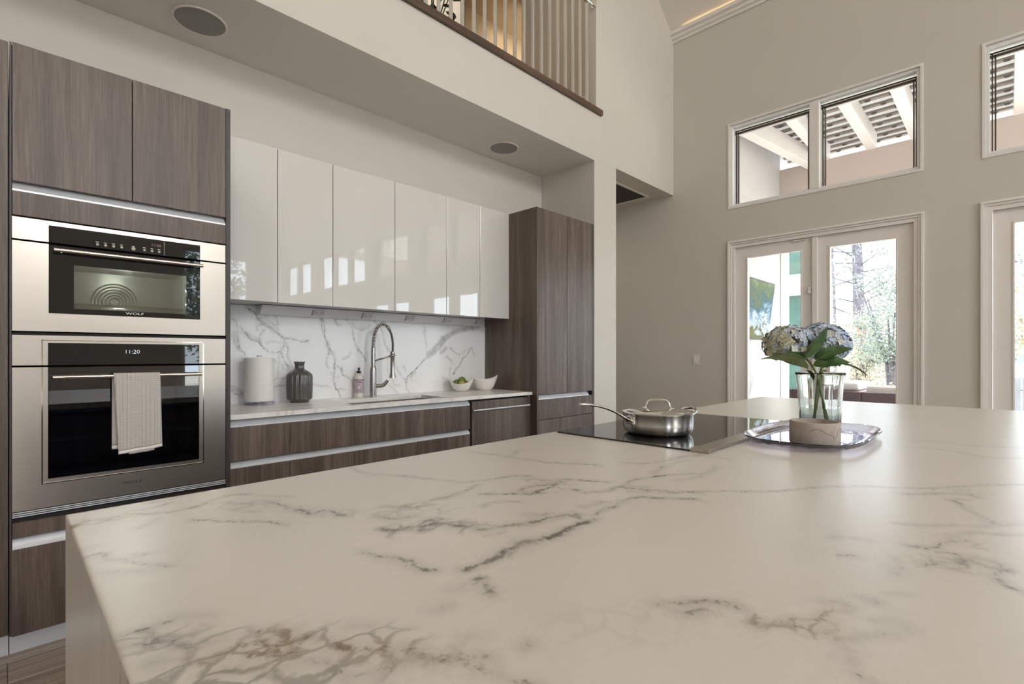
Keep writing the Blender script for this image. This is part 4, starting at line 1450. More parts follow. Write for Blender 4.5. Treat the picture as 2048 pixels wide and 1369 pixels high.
# paper towel
px_, py_ = 1.150, 3.415
t_ = thing('paper_towel_holder', 'clear acrylic paper towel holder on the counter beside the oven tower', 'holder', (px_, py_, ZC_))
b = MB()
b.lathe(px_, py_, [(0.086, 0), (0.092, 0.003), (0.092, 0.019), (0.089, 0.022)], 48, ZC_)
b.build('base', 'acrylic', t_, smooth=True)
b = MB()
b.lathe(px_, py_, [(0.007, 0.022), (0.007, 0.306), (0.004, 0.310)], 14, ZC_)
b.tube([(px_ + 0.016 * math.cos(a) * 1.0, py_ + 0.016 * math.sin(a), ZC_ + 0.311) for a in [2 * PI * k / 16 for k in range(17)]], 0.0025, 8, False)
b.build('rod', 'chrome', t_, smooth=True)
b = MB()
b.lathe(px_, py_, [(0.020, 0.0225), (0.084, 0.0225), (0.086, 0.026), (0.086, 0.296), (0.083, 0.299), (0.020, 0.299), (0.018, 0.296), (0.018, 0.03)], 48, ZC_, False, False)
r = b.build('paper_towel_roll', 'paper', None, smooth=True)
tag(r, 'white paper towel roll standing on its clear holder', 'paper towel')
# ribbed vase
vx, vy = 1.400, 3.395
NR = 14


def ribs(a, z):
    if z < 0.012 or z > 0.212:
        k = 0
    else:
        k = min(1, (z - 0.012) / 0.02, (0.212 - z) / 0.03)
    c = abs(math.cos(a * NR / 2))
    return 1 - 0.085 * k * (1 - c ** 0.75)


b = MB()
b.lathe(vx, vy, [(0.060, 0), (0.062, 0.010), (0.064, 0.012), (0.078, 0.020), (0.081, 0.028), (0.082, 0.040), (0.083, 0.10), (0.083, 0.165), (0.082, 0.178), (0.078, 0.188), (0.062, 0.204), (0.046, 0.214), (0.034, 0.221), (0.030, 0.232), (0.030, 0.248), (0.033, 0.262), (0.038, 0.270), (0.036, 0.2715), (0.030, 0.262), (0.026, 0.245), (0.028, 0.23)],
        NR * 12, ZC_, True, False, ribs)
o = b.build('ribbed_vase', 'vase_grey', None, smooth='all')
tag(o, 'dark charcoal ribbed ceramic vase between paper towel and soap bottle', 'vase')
# soap bottle
sx_, sy_ = 1.880, 3.478
t_ = thing('soap_bottle', 'soap pump bottle with mauve label and black cap beside the faucet', 'bottle', (sx_, sy_, ZC_))
b = MB()
b.lathe(sx_, sy_, [(0.034, 0), (0.037, 0.004), (0.037, 0.135), (0.035, 0.150), (0.028, 0.163), (0.018, 0.170), (0.015, 0.178)], 32, ZC_)
b.build('bottle_body', 'soap', t_, smooth=True)
b = MB()
b.lathe(sx_, sy_, [(0.0374, 0.030), (0.0376, 0.031), (0.0376, 0.127), (0.0374, 0.128)], 40, ZC_, False, False)
lab = b.build('label', 'soap_label', t_, smooth=True)
b = MB()
b.lathe(sx_, sy_, [(0.0375, 0.128), (0.0379, 0.1285), (0.0379, 0.133), (0.0375, 0.1335)], 40, ZC_, False, False)
b.build('label_band', 'label_ink', lab)
b = MB()
b.lathe(sx_, sy_, [(0.0145, 0.178), (0.0155, 0.180), (0.0155, 0.196), (0.006, 0.198), (0.005, 0.206)], 20, ZC_)
b.ball((sx_, sy_, ZC_ + 0.213), 0.0095, 14, 8)
b.tube([(sx_, sy_, ZC_ + 0.214), (sx_ - 0.012, sy_ - 0.024, ZC_ + 0.212)], 0.004)
b.build('pump_cap', 'gasket', t_, smooth=True)
# lettering wraps towards the room
fd = Vector((-CY, -SY, 0)).normalized()      # from bottle to room
for body, z, sz in (("MEYER'S", 0.113, 0.0125), ('CLEAN DAY', 0.050, 0.0095)):
    p = Vector((sx_, sy_, ZC_ + z)) + Vector((-0.49, -0.872, 0)) * 0.0385
    text('label_lettering', body, sz, p, 'label_ink', lab, rot=(PI / 2, 0, -0.512), ext=0.0006, sx=0.95)
b = MB()
p = Vector((sx_, sy_, ZC_ + 0.073)) + Vector((-0.49, -0.872, 0)) * 0.0375
b.ball(p, 0.007, 12, 8, (1, 1, 1))
b.build('label_flower', 'white_ink', lab, smooth=True)
# faucet
fx, fy = 1.965, 3.418
A = Vector((0.80, -0.60, 0))
t_ = thing('faucet', 'brushed nickel spring pull-down faucet behind the sink', 'faucet', (fx, fy, ZC_))
FP = lambda d, z: (fx + A.x * d, fy + A.y * d, ZC_ + z)
b = MB()
b.lathe(fx, fy, [(0.0245, 0), (0.0245, 0.198), (0.0235, 0.212), (0.019, 0.228), (0.0165, 0.236)], 28, ZC_)
b.build('body', 'steel_dark', t_, smooth=True)
b = MB()
b.lathe(fx, fy, [(0.0165, 0.236), (0.0165, 0.372), (0.014, 0.375)], 24, ZC_)
b.build('riser', 'steel_dark', t_, smooth=True)
path = [(0.000, 0.372), (0.002, 0.42), (0.010, 0.47), (0.026, 0.515), (0.050, 0.542), (0.075, 0.549), (0.098, 0.538), (0.118, 0.510), (0.134, 0.475), (0.143, 0.430), (0.146, 0.385), (0.143, 0.335)]
cp3 = []
for i in range(len(path) - 1):
    p0 = path[max(i - 1, 0)]; p1 = path[i]; p2 = path[i + 1]; p3 = path[min(i + 2, len(path) - 1)]
    for k in range(10):
        u = k / 10
        cp3.append(tuple(0.5 * (2 * p1[c] + (-p0[c] + p2[c]) * u + (2 * p0[c] - 5 * p1[c] + 4 * p2[c] - p3[c]) * u * u + (-p0[c] + 3 * p1[c] - 3 * p2[c] + p3[c]) * u ** 3) for c in (0, 1)))
cp3.append(path[-1])
b = MB()
b.tube([FP(*p) for p in cp3], 0.0085, 12)
b.build('hose', 'hose', t_, smooth='all')
# coil round the first part of the hose
seg_ = [Vector(FP(*p)) for p in cp3[:74]]
L = [0]
for p, q in zip(seg_, seg_[1:]):
    L.append(L[-1] + (q - p).length)
tot = L[-1]
turns = 25
pts = []
side = Vector((-A.y, A.x, 0))
for k in range(turns * 12 + 1):
    s_ = tot * k / (turns * 12)
    i = min(max(j for j in range(len(L)) if L[j] <= s_ + 1e-9), len(L) - 2)
    u = (s_ - L[i]) / max(L[i + 1] - L[i], 1e-9)
    p = seg_[i].lerp(seg_[i + 1], u)
    d = (seg_[i + 1] - seg_[i]).normalized()
    nn = side.cross(d).normalized()
    a = 2 * PI * k / 12
    pts.append(p + side * 0.0155 * math.cos(a) + nn * 0.0155 * math.sin(a))
b = MB()
b.tube(pts, 0.0030, 6)
b.build('spring_coil', 'chrome', t_, smooth='all')
hx, hy, _ = FP(0.143, 0)
b = MB()
b.lathe(hx, hy, [(0.010, 0.345), (0.018, 0.340), (0.019, 0.318), (0.017, 0.312), (0.0165, 0.195), (0.018, 0.180), (0.024, 0.155), (0.026, 0.142), (0.018, 0.140)], 24, ZC_)
b.build('spray_head', 'steel_dark', t_, smooth=True)
b = MB()
b.tube([FP(0.010, 0.272), FP(0.075, 0.292), FP(0.132, 0.310)], 0.0062, 10)
b.tube([(hx + 0.021 * math.cos(a), hy + 0.021 * math.sin(a), ZC_ + 0.312) for a in [2 * PI * k / 18 for k in range(19)]], 0.005, 8, False)
b.build('docking_arm', 'steel_dark', t_, smooth='all')
b = MB()
b.tube([FP(0.018, 0.082), FP(0.060, 0.082), FP(0.078, 0.088), FP(0.094, 0.104), FP(0.108, 0.124)], [0.015, 0.015, 0.014, 0.013, 0.012], 14)
b.build('lever', 'steel_dark', t_, smooth=True)


def bowl(name, label, cx, cy, ax, hw, hd_, h, foot, amp, tilt):
    """boat-shaped bowl: the rim rises to two tips along direction ax"""
    ax = Vector(ax).normalized()
    ay = Vector((-ax.y, ax.x, 0))
    b = MB()
    n, prof = 56, [0.0, 0.25, 0.5, 0.75, 0.92, 1.0]
    rows = []
    for wall in (0, 1):
        for q in (prof if wall == 0 else prof[::-1]):
            row = []
            for k in range(n):
                a = 2 * PI * k / n
                rim = 1 - amp + amp * (0.5 + 0.5 * math.cos(2 * a)) ** 1.3 + tilt * math.cos(a)
                z = h * rim * q
                w_ = foot + (1 - foot) * (q ** 0.62)
                w_ *= 0.94 + 0.06 * rim
                if wall:
                    w_ -= 0.035
                    z = max(z, 0.007)
                p = Vector((cx, cy, ZC_)) + ax * (hw * w_ * math.cos(a)) + ay * (hd_ * w_ * math.sin(a)) + Vector((0, 0, z))
                row.append(p)
            rows.append(row)
    for row in rows:
        b.v += [tuple(p) for p in row]
    for j in range(len(rows) - 1):
        for k in range(n):
            k2 = (k + 1) % n
            b.f.append((j * n + k, j * n + k2, (j + 1) * n + k2, (j + 1) * n + k))
    b.f.append(tuple(range(n - 1, -1, -1)))
    b.f.append(tuple(range((len(rows) - 1) * n, len(rows) * n)))
    return tag(b.build(name, 'ceramic', None, smooth=True, angle=60), label, 'bowl')


RT = Vector((SY, -CY, 0))      # direction that runs square to the kitchen diagonal
bowl('ceramic_bowl', 'white boat-shaped bowl holding limes on the back counter', 2.800, 3.385, RT, 0.112, 0.090, 0.118, 0.42, 0.42, 0.02)
bowl('ceramic_bowl', 'empty white bowl with slanted rim in the counter corner', 3.015, 3.318, RT, 0.118, 0.098, 0.130, 0.46, 0.24, 0.08)
for k, (dx, dy, dz, r, m_, lb_) in enumerate([(0.005, 0.0, 0.096, 0.033, 'lime', 'large green lime on top of the bowl'), (-0.042, 0.012, 0.074, 0.028, 'lime', 'small green lime at the left side of the bowl'),
                                            (0.040, -0.004, 0.068, 0.026, 'lime', 'dark lime half hidden at the right of the bowl'), (0.006, -0.034, 0.068, 0.027, 'lime_yellow', 'yellowing lime at the front of the bowl')]):
    p = Vector((2.800, 3.385, ZC_ + dz)) + RT * dx + Vector((RT.y * -1, RT.x, 0)) * dy
    b = MB()
    b.ball(p, r, 18, 12, (1.06, 1, 0.96))
    b.tube([p + Vector((0, 0, r * 0.94)), p + Vector((0, 0, r * 1.0))], 0.003, 8)
    tag(b.build('lime', m_, None, smooth=True), lb_, 'lime', 'limes in the white bowl')

# ================================================================== ISLAND
IX0, IX1, IY0, IY1, IZ = 0.0865, 4.066, -0.30, 1.336, 0.911
isl = thing('island_worktop', 'large white marble-look island top with a waterfall end', 'worktop', (2.1, 0.5, 0))


def edge_axis(a, b_, step, r=0.0035):
    e = [0, 0.0004, 0.0011, 0.0021, r]
    n = int(round((b_ - a - 2 * r) / step))
    mid = list(np.linspace(a + r, b_ - r, n + 1))
    return np.array([a + x for x in e[:-1]] + mid + [b_ - x for x in e[:-1]][::-1])


def top_place(U, V):
    r = 0.0035
    d = np.minimum(np.minimum(U - IX0, IX1 - U), np.minimum(V - IY0, IY1 - V))
    k = np.clip(1 - d / r, 0, 1)
    z = IZ - r * (1 - np.sqrt(np.clip(1 - k * k, 0, 1)))
    return np.stack([U, V, z], 1)


slab_grid('veined_top', 'marble_island', isl, edge_axis(IX0, IX1, 0.0062), edge_axis(IY0, IY1, 0.0062), top_place, ISLAND_VEINS, ISLAND_CLOUDS, 0.021)
b = MB()
z0, z1 = IZ - 0.040, IZ - 0.0035
b.add([(IX0, IY0, z1), (IX1, IY0, z1), (IX1, IY1, z1), (IX0, IY1, z1), (IX0, IY0, z0), (IX1, IY0, z0), (IX1, IY1, z0), (IX0, IY1, z0)],
      [(0, 4, 5, 1), (1, 5, 6, 2), (2, 6, 7, 3), (3, 7, 4, 0), (4, 7, 6, 5)])
b.build('slab_edge', 'marble_leg', isl)
B(IX0, IX0 + 0.040, IY0, IY1, 0, IZ - 0.0405).build('waterfall_panel', 'marble_leg', isl)
B(IX1 - 0.040, IX1, IY0, IY1, 0, IZ - 0.0405).build('waterfall_panel', 'marble_leg', isl)
t_ = thing('island_cabinet', 'dark oak cabinet body under the marble island top', 'cabinet', (2.1, 0.7, 0))
B(IX0 + 0.041, IX1 - 0.041, 0.1, IY1 - 0.06, 0.10, IZ - 0.041).build('carcass', 'wood_dark', t_)
B(IX0 + 0.041, IX1 - 0.041, 0.15, IY1 - 0.11, 0, 0.10).build('plinth', 'alu', t_)
for k in range(5):
    a = IX0 + 0.043 + k * 0.777
    B(a + 0.0015, a + 0.7755, IY1 - 0.058, IY1 - 0.038, 0.51, 0.835).build('drawer_front', 'wood', t_, bevel=0.001, seg=1)
    B(a + 0.0015, a + 0.7755, IY1 - 0.058, IY1 - 0.038, 0.105, 0.475).build('drawer_front', 'wood', t_, bevel=0.001, seg=1)
b = MB()

# ---- cooktop and downdraft
t_ = thing('cooktop', 'black glass induction cooktop set on the marble island', 'cooktop', (2.08, 1.03, IZ))


def plate(x0, x1, y0, y1, z0, z1, r, n=6):
    pts = []
    for cx, cy_, a0 in ((x1 - r, y1 - r, 0), (x0 + r, y1 - r, PI / 2), (x0 + r, y0 + r, PI), (x1 - r, y0 + r, 1.5 * PI)):
        for k in range(n + 1):
            a = a0 + PI / 2 * k / n
            pts.append((cx + r * math.cos(a), cy_ + r * math.sin(a)))
    b = MB()
    b.prism(pts, 'z', z0, z1)
    return b


plate(1.588, 2.592, 0.744, 1.313, IZ + 0.0006, IZ + 0.0060, 0.010).build('glass_plate', 'blackglass', t_, bevel=0.0008, seg=1)
b = MB()
for cx, cy_, r in ((1.86, 1.005, 0.115), (2.32, 1.13, 0.095), (2.34, 0.91, 0.075)):
    b.lathe(cx, cy_, [(r, 0), (r + 0.0012, 0.0)], 48, IZ + 0.00612, False, False)
b.build('zone_ring', 'cavity', t_)['kind'] = 'stuff'
t_ = thing('downdraft_vent', 'stainless downdraft bar along the near side of the black cooktop', 'vent', (2.07, 0.71, IZ))
B(1.585, 1.628, 0.680, 0.743, IZ + 0.0005, IZ + 0.0140).build('end_block', 'steel', t_, bevel=0.0015)
B(1.629, 2.592, 0.684, 0.742, IZ + 0.0005, IZ + 0.0115).build('cover_bar', 'steel', t_, bevel=0.0015)
B(1.593, 1.615, 0.722, 0.735, IZ + 0.0138, IZ + 0.0145).build('control_window', 'steel_dark', t_)

# ---- saute pan
PC = Vector((1.849, 1.002, IZ + 0.0063))
FW = Vector((CY, SY, 0))
t_ = thing('saute_pan', 'stainless saute pan with long handle standing on the black cooktop', 'pan', PC)
b = MB()
b.lathe(PC.x, PC.y, [(0.112, 0.0), (0.122, 0.003), (0.131, 0.011), (0.1355, 0.024), (0.1365, 0.040), (0.1365, 0.077), (0.139, 0.080), (0.139, 0.0815), (0.134, 0.0805), (0.133, 0.040), (0.128, 0.014), (0.10, 0.006)], 72, PC.z)
b.build('pan_body', 'pan_steel', t_, smooth=True, angle=50)
HA = (-RT * 0.90 - FW * 0.43).normalized()
hp = []
for d, z in ((0.134, 0.056), (0.150, 0.060), (0.175, 0.074), (0.21, 0.092), (0.25, 0.108), (0.29, 0.119), (0.33, 0.126), (0.36, 0.129), (0.374, 0.130)):
    hp.append(PC + HA * d + Vector((0, 0, z)))
b = MB()
b.tube(hp, [0.016, 0.010, 0.008, 0.008, 0.0085, 0.009, 0.010, 0.0095, 0.005], 12, True, 0.55)
h = b.build('long_handle', 'chrome', t_, smooth='all')
b = MB()
sd = Vector((-HA.y, HA.x, 0))
q = PC + HA * 0.1375
b.hexa([tuple(q + sd * s1 + HA * s2 + Vector((0, 0, z))) for z in (0.040, 0.072) for s1, s2 in ((-0.026, -0.004), (0.026, -0.004), (0.022, 0.004), (-0.022, 0.004))])
b.build('handle_plate', 'chrome', h, bevel=0.003)
for s1 in (-0.014, 0.014):
    b = MB()
    b.ball(q + sd * s1 + HA * 0.004 + Vector((0, 0, 0.056)), 0.006, 12, 8)
    b.build('rivet', 'chrome', h, smooth=True)
b = MB()
lp = []
for s1, d, z in ((-0.045, 0.132, 0.060), (-0.044, 0.150, 0.070), (-0.036, 0.178, 0.085), (0.0, 0.192, 0.092), (0.036, 0.178, 0.085), (0.044, 0.150, 0.070), (0.045, 0.132, 0.060)):
    lp.append(PC - HA * d + sd * s1 + Vector((0, 0, z)))
b.tube(lp, 0.0058, 10)
b.build('loop_handle', 'chrome', t_, smooth='all')
LZ = PC.z + 0.0818
t_ = thing('pan_lid', 'stainless lid with arched handle on the saute pan', 'lid', (PC.x, PC.y, LZ))
b = MB()
b.lathe(PC.x, PC.y, [(0.1395, 0.0), (0.1405, 0.0012), (0.1395, 0.0028), (0.131, 0.0035), (0.124, 0.0065), (0.10, 0.012), (0.06, 0.0165), (0.0, 0.0185)], 72, LZ, False, False)
b.lathe(PC.x, PC.y, [(0.1395, 0.0), (0.12, 0.0005), (0.06, 0.012), (0.0, 0.015)], 72, LZ, False, False)
b.build('lid_dome', 'chrome', t_, smooth=True, angle=50)
b = MB()
LA = (RT * 0.93 + FW * -0.36).normalized()
arch = []
for k in range(15):
    u = -1 + 2 * k / 14
    arch.append(PC + LA * (0.049 * math.copysign(abs(u) ** 0.8, u)) + Vector((0, 0, 0.0818 + 0.016 + 0.034 * (1 - abs(u) ** 5))))
b.tube(arch, 0.0046, 10, True, 1.3)
lh = b.build('lid_handle', 'chrome', t_, smooth='all')
for s1 in (-1, 1):
    b = MB()
    b.ball(PC + LA * (0.053 * s1) + Vector((0, 0, 0.0818 + 0.0165)), 0.009, 12, 8, (1.2, 1.2, 0.5))
    b.build('handle_foot', 'chrome', lh, smooth=True)

# ---- glass tray
TX, TY = 2.165, 0.523
t_ = thing('glass_tray', 'clear faceted glass tray under the vase and the beige bowl', 'tray', (TX, TY, IZ))


def superel(hx, hy, a, p=3.2):
    c, s_ = math.cos(a), math.sin(a)
    k = (abs(c / hx) ** p + abs(s_ / hy) ** p) ** (-1 / p)
    return k * c, k * s_


b = MB()
n = 96
prof = [(0.74, 0.001), (0.80, 0.001), (0.90, 0.010), (0.985, 0.026), (1.0, 0.0285), (0.99, 0.031), (0.965, 0.029), (0.88, 0.0145), (0.79, 0.0065), (0.74, 0.0065)]
for q, z in prof:
    for k in range(n):
        a = 2 * PI * k / n
        x, y = superel(0.352 * q, 0.192 * q, a)
        fac = 0.0022 * math.cos(k * PI) if 0.82 < q < 0.96 else 0
        b.v.append((TX + x, TY + y, IZ + z + fac))
for j in range(len(prof) - 1):
    for k in range(n):
        k2 = (k + 1) % n
        b.f.append((j * n + k, j * n + k2, (j + 1) * n + k2, (j + 1) * n + k))
b.f.append(tuple(range(n - 1, -1, -1)))
b.f.append(tuple(range((len(prof) - 1) * n, len(prof) * n)))
b.build('tray_body', 'real_glass_lilac', t_, smooth=True, angle=50)

# ---- glass vase with water
VX, VY, VZ = 2.235, 0.520, IZ + 0.0068
t_ = thing('glass_vase', 'clear fluted glass vase half full of water on the tray', 'vase', (VX, VY, VZ))
NF = 12
flute = lambda a, z: 1 + 0.022 * (abs(math.cos(a * NF / 2)) - 0.6)
b = MB()
vr = [(0.060, 0.0), (0.066, 0.003), (0.068, 0.010), (0.072, 0.10), (0.078, 0.19), (0.083, 0.232), (0.087, 0.240), (0.087, 0.243), (0.083, 0.243), (0.0785, 0.232), (0.0735, 0.19), (0.0675, 0.10), (0.0635, 0.018), (0.058, 0.013)]
b.lathe(VX, VY, vr, NF * 10, VZ, True, True, flute)
b.build('vase_body', 'real_glass', t_, smooth='all')
b = MB()
b.lathe(VX, VY, [(0.0575, 0.0135), (0.0632, 0.0185), (0.0662, 0.08), (0.0678, 0.108), (0.0, 0.108)], NF * 10, VZ, True, False, flute)
b.build('water', 'vase_water', t_, smooth=True)

# ---- hydrangeas
DV = CY * VX + SY * VY                       # distance square to the picture diagonal
UP = Vector((0, 0, 1))


def VP(u, v, df=0.0):
    """point beside the vase, u and v in 2 mm steps to the side of and above the vase rim centre"""
    k = DV / 1003.58
    q = Vector((VX, VY, VZ + 0.243)) + RT * (u * k) + UP * (v * k)
    return q + (q - EYE) * (df / DV)


rnd = random.Random(11)


def head(parent, c, rx, rz, count, bluish, seed):
    rr = random.Random(seed)
    b = MB()
    cols = []
    for i in range(count):
        z = 1 - 1.78 * (i + 0.5) / count
        a = i * 2.39996 + rr.uniform(-0.2, 0.2)
        r = math.sqrt(max(0, 1 - z * z))
        nrm = Vector((r * math.cos(a), r * math.sin(a), z))
        bmp = 1 + rr.uniform(-0.07, 0.07)
        p = c + Vector((nrm.x * rx * bmp, nrm.y * rx * bmp, nrm.z * rz * bmp))
        nn = (nrm + Vector((rr.uniform(-.35, .35), rr.uniform(-.35, .35), rr.uniform(-.35, .35)))).normalized()
        tx = nn.orthogonal().normalized()
        ty = nn.cross(tx)
        rot = rr.uniform(0, PI)
        s_ = rr.uniform(0.0095, 0.0135)
        blue = min(1, max(0, bluish + rr.uniform(-0.45, 0.45) + 0.25 * nrm.dot(RT)))
        base = Vector((0.62, 0.60, 0.43)).lerp(Vector((0.36, 0.47, 0.70)), blue)
        base *= rr.uniform(0.95, 1.25)
        for q in range(4):
            an = rot + q * PI / 2
            d = tx * math.cos(an) + ty * math.sin(an)
            e = nn.cross(d)
            up = nn * (s_ * 0.25)
            k = len(b.v)
            b.v += [tuple(p), tuple(p + d * s_ * 0.55 + e * s_ * 0.52 + up * 0.6), tuple(p + d * s_ * 1.05 + e * s_ * 0.2 + up), tuple(p + d * s_ * 1.05 - e * s_ * 0.2 + up), tuple(p + d * s_ * 0.55 - e * s_ * 0.52 + up * 0.6)]
            b.f.append((k, k + 4, k + 3, k + 2, k + 1))
            for t__ in range(5):
                sh = 0.85 if t__ == 0 else 1.0
                cols.append((min(1, base.x * sh), min(1, base.y * sh), min(1, base.z * sh), 1))
    o = b.build('flower_head', 'petals', parent)
    ca = o.data.color_attributes.new('tint', 'FLOAT_COLOR', 'POINT')
    ca.data.foreach_set('color', [c_ for cc in cols for c_ in cc])
    o['kind'] = 'stuff'
    # green heart that holds the florets
    b = MB()
    b.ball(c, 1.0, 16, 10, (rx * 0.86, rx * 0.86, rz * 0.84))
    b.build('flower_heart', 'floret_base', o, smooth=True)
    return o


def leaf(parent, p0, p1, width, upv, mat='leaf', droop=0.15, n=16):
    """serrated leaf folded along its midrib, from p0 to tip p1"""
    d = p1 - p0
    L_ = d.length
    t__ = d.normalized()
    sd_ = t__.cross(upv).normalized()
    nn = sd_.cross(t__).normalized()
    b = MB()
    rows = []
    for i in range(n + 1):
        q = i / n
        w_ = width * (math.sin(PI * min(1, q ** 0.75)) ** 0.85) * (1 + (0.05 if i % 2 else -0.03)) if 0 < i < n else width * 0.03
        m = p0 + d * q + nn * (droop * L_ * math.sin(PI * q) * 0.5)
        wav = 0.06 * math.sin(q * 19)
        rows.append([m + sd_ * w_ + nn * (w_ * (0.30 + wav)), m + sd_ * w_ * 0.5 + nn * (w_ * 0.20), m, m - sd_ * w_ * 0.5 + nn * (w_ * 0.20), m - sd_ * w_ + nn * (w_ * (0.30 - wav))])
    for r in rows:
        b.v += [tuple(p) for p in r]
    nv = len(b.v)
    for r in rows:
        b.v += [tuple(p - nn * 0.0006) for p in r]
    for i in range(n):
        for k in range(4):
            a = i * 5 + k
            b.f.append((a, a + 1, a + 6, a + 5))
            b.f.append((nv + a, nv + a + 5, nv + a + 6, nv + a + 1))
    o = b.build('leaf', mat, parent, smooth='all')
    b = MB()
    b.tube([p0 + d * (i / 8) + nn * (droop * L_ * math.sin(PI * i / 8) * 0.5 - 0.001) for i in range(9)], [0.0019 * (1 - 0.09 * i) for i in range(9)], 6)
    b.build('midrib', 'stem', o, smooth='all')
    return o


def flower(label, foot, bend, top, c, rx, rz, count, bluish, seed):
    t_ = thing('hydrangea', label, 'flower', foot, 'hydrangeas in the glass vase')
    b = MB()
    pts = [foot, foot.lerp(bend, 0.55), bend, bend.lerp(top, 0.5) + Vector((0, 0, 0.003)), top, c]
    b.tube(pts, [0.0048, 0.0045, 0.0042, 0.004, 0.0036, 0.003], 10)
    b.build('flower_stem', 'stem', t_, smooth='all')
    head(t_, c, rx, rz, count, bluish, seed)
    return t_


cL = VP(-58, 56, -0.012)
cR = VP(11, 58, -0.005)
cB = VP(2, 66, 0.080)
f1 = flower('left hydrangea with cream and pale blue petals in the glass vase', Vector((VX - 0.012, VY + 0.02, VZ + 0.0138)), VP(-4, -8, -0.01), VP(-20, 20, -0.01), cL, 0.094, 0.068, 560, 0.42, 1)
f2 = flower('right hydrangea, bluest towards its right side, in the glass vase', Vector((VX + 0.030, VY - 0.018, VZ + 0.0138)), VP(-1, -6, 0.01), VP(8, 22, 0.0), cR, 0.080, 0.068, 430, 0.66, 2)
f3 = flower('hydrangea standing furthest back in the glass vase', Vector((VX + 0.005, VY + 0.03, VZ + 0.0138)), VP(4, -6, 0.02), VP(6, 24, 0.05), cB, 0.078, 0.062, 320, 0.78, 3)
leaf(f1, VP(-24, 8, -0.085), VP(-119, 27, -0.125), 0.034, UP + FW * 0.35, 'leaf_pale', 0.16)
leaf(f1, VP(-30, 30, -0.105), VP(16, 93, -0.125), 0.024, -FW + RT * 0.4, 'leaf', 0.06)
leaf(f1, VP(-26, 5, -0.05), VP(-12, -16, -0.05), 0.015, RT, 'leaf', 0.1)
leaf(f1, VP(-24, 28, -0.095), VP(-68, 38, -0.115), 0.026, UP - FW * 0.8, 'leaf', 0.1)
leaf(f2, VP(-10, 26, -0.085), VP(66, 48, -0.105), 0.026, UP - FW * 0.8, 'leaf', 0.16)
leaf(f2, VP(-14, 14, -0.095), VP(60, 20, -0.125), 0.027, UP - FW * 1.1, 'leaf', 0.16)
leaf(f2, VP(44, 18, -0.05), VP(96, -7, -0.05), 0.012, UP - FW * 0.3, 'leaf', 0.14)
leaf(f3, VP(10, 24, 0.03), VP(40, 12, 0.10), 0.030, UP, 'leaf', 0.1)
# bare cut stems lower in the water
b = MB()
b.tube([Vector((VX + 0.012, VY - 0.035, VZ + 0.0140)), VP(2, -40, -0.02), VP(-3, -14, -0.015)], 0.0042, 10)
b.ball(VP(3, -46, -0.022), 0.0065, 10, 8)
b.build('side_stem', 'stem', f2, smooth='all')

# ---- beige concrete bowl
BX_, BY_ = 1.985, 0.478
b = MB()
b.lathe(BX_, BY_, [(0.072, 0.0), (0.0755, 0.003), (0.077, 0.008), (0.0775, 0.040), (0.077, 0.079), (0.0755, 0.0815), (0.070, 0.0815), (0.0685, 0.078), (0.067, 0.03), (0.06, 0.016), (0.0, 0.014)], 56, IZ + 0.0068, True, False)
t_ = thing('concrete_bowl', 'small round beige concrete bowl in front of the glass vase', 'bowl', (BX_, BY_, IZ + 0.0068))
b.build('bowl_body', 'concrete', t_, smooth=True)
b = MB()
pts = []
for k in range(40):
    a = math.radians(-178 + k * 3.2)
    z = 0.052 + 0.010 * math.sin(k * 0.30) - (0.014 if 17 < k < 22 else 0)
    pts.append((BX_ + 0.0772 * math.cos(a), BY_ + 0.0772 * math.sin(a), IZ + 0.0068 + z))
b.tube(pts, 0.0011, 6)
b.build('crack_line', 'concrete_in', t_)

# ================================================================== LOFT EDGE
t_ = thing('loft_railing', 'steel baluster railing on a dark wood rail along the loft', 'railing', (2.0, 2.88, 3.575))
B(-3.0, 4.138, 2.825, 2.955, 3.578, 3.632).build('base_rail', 'rail_wood', t_, bevel=0.004)
bal0 = None
for k in range(62):
    x = 3.945 - 0.1108 * k
    if bal0 is None:
        bal0 = B(x - 0.0095, x + 0.0095, 2.866, 2.892, 3.632, 4.62).build('baluster', 'baluster', t_, bevel=0.0015, seg=1)
    else:
        o = bal0.copy()
        C.objects.link(o)
        o.parent = t_
        o.location = bal0.location + Vector((-0.1108 * k, 0, 0))
b = MB()
b.tube([(-3.0, 2.879, 4.650), (4.00, 2.879, 4.650)], 0.024, 16)
b.build('top_rail', 'baluster', t_, smooth=True)
b = MB()
b.tube([(4.00, 2.879, 4.650), (4.056, 2.879, 4.650)], 0.014, 12)
b.lathe(0, 0, [(0.03, 0), (0.03, 0.01)], 16, 0)
b.v[-32:] = [(4.046 + z, 2.879 + x, 4.65 + y) for x, y, z in b.v[-32:]]
b.build('wall_bracket', 'chrome', t_, smooth=True)
t_ = thing('wire_stand', 'thin bent steel wire on the loft floor at the railing end', 'stand', (3.95, 3.0, 3.632))
b = MB()
b.tube([(3.72, 3.03, 3.59), (3.72, 3.03, 3.78)], 0.005, 8)
b.tube([(3.80, 3.03, 3.59), (3.96, 3.00, 3.745), (4.04, 2.98, 3.79), (4.046, 2.975, 3.78), (4.046, 2.975, 3.59)], 0.005, 8)
b.build('wire_frame', 'chrome', t_, smooth='all')
t_ = thing('potted_plant', 'dark leafy houseplant behind the loft railing', 'plant', (2.62, 3.55, 3.585))
b = MB()
b.lathe(2.62, 3.55, [(0.11, 0), (0.13, 0.02), (0.16, 0.24), (0.165, 0.25), (0.15, 0.25), (0.14, 0.22)], 24, 3.585)
b.build('pot', 'terracotta', t_, smooth=True)
rr = random.Random(7)
stems = MB()
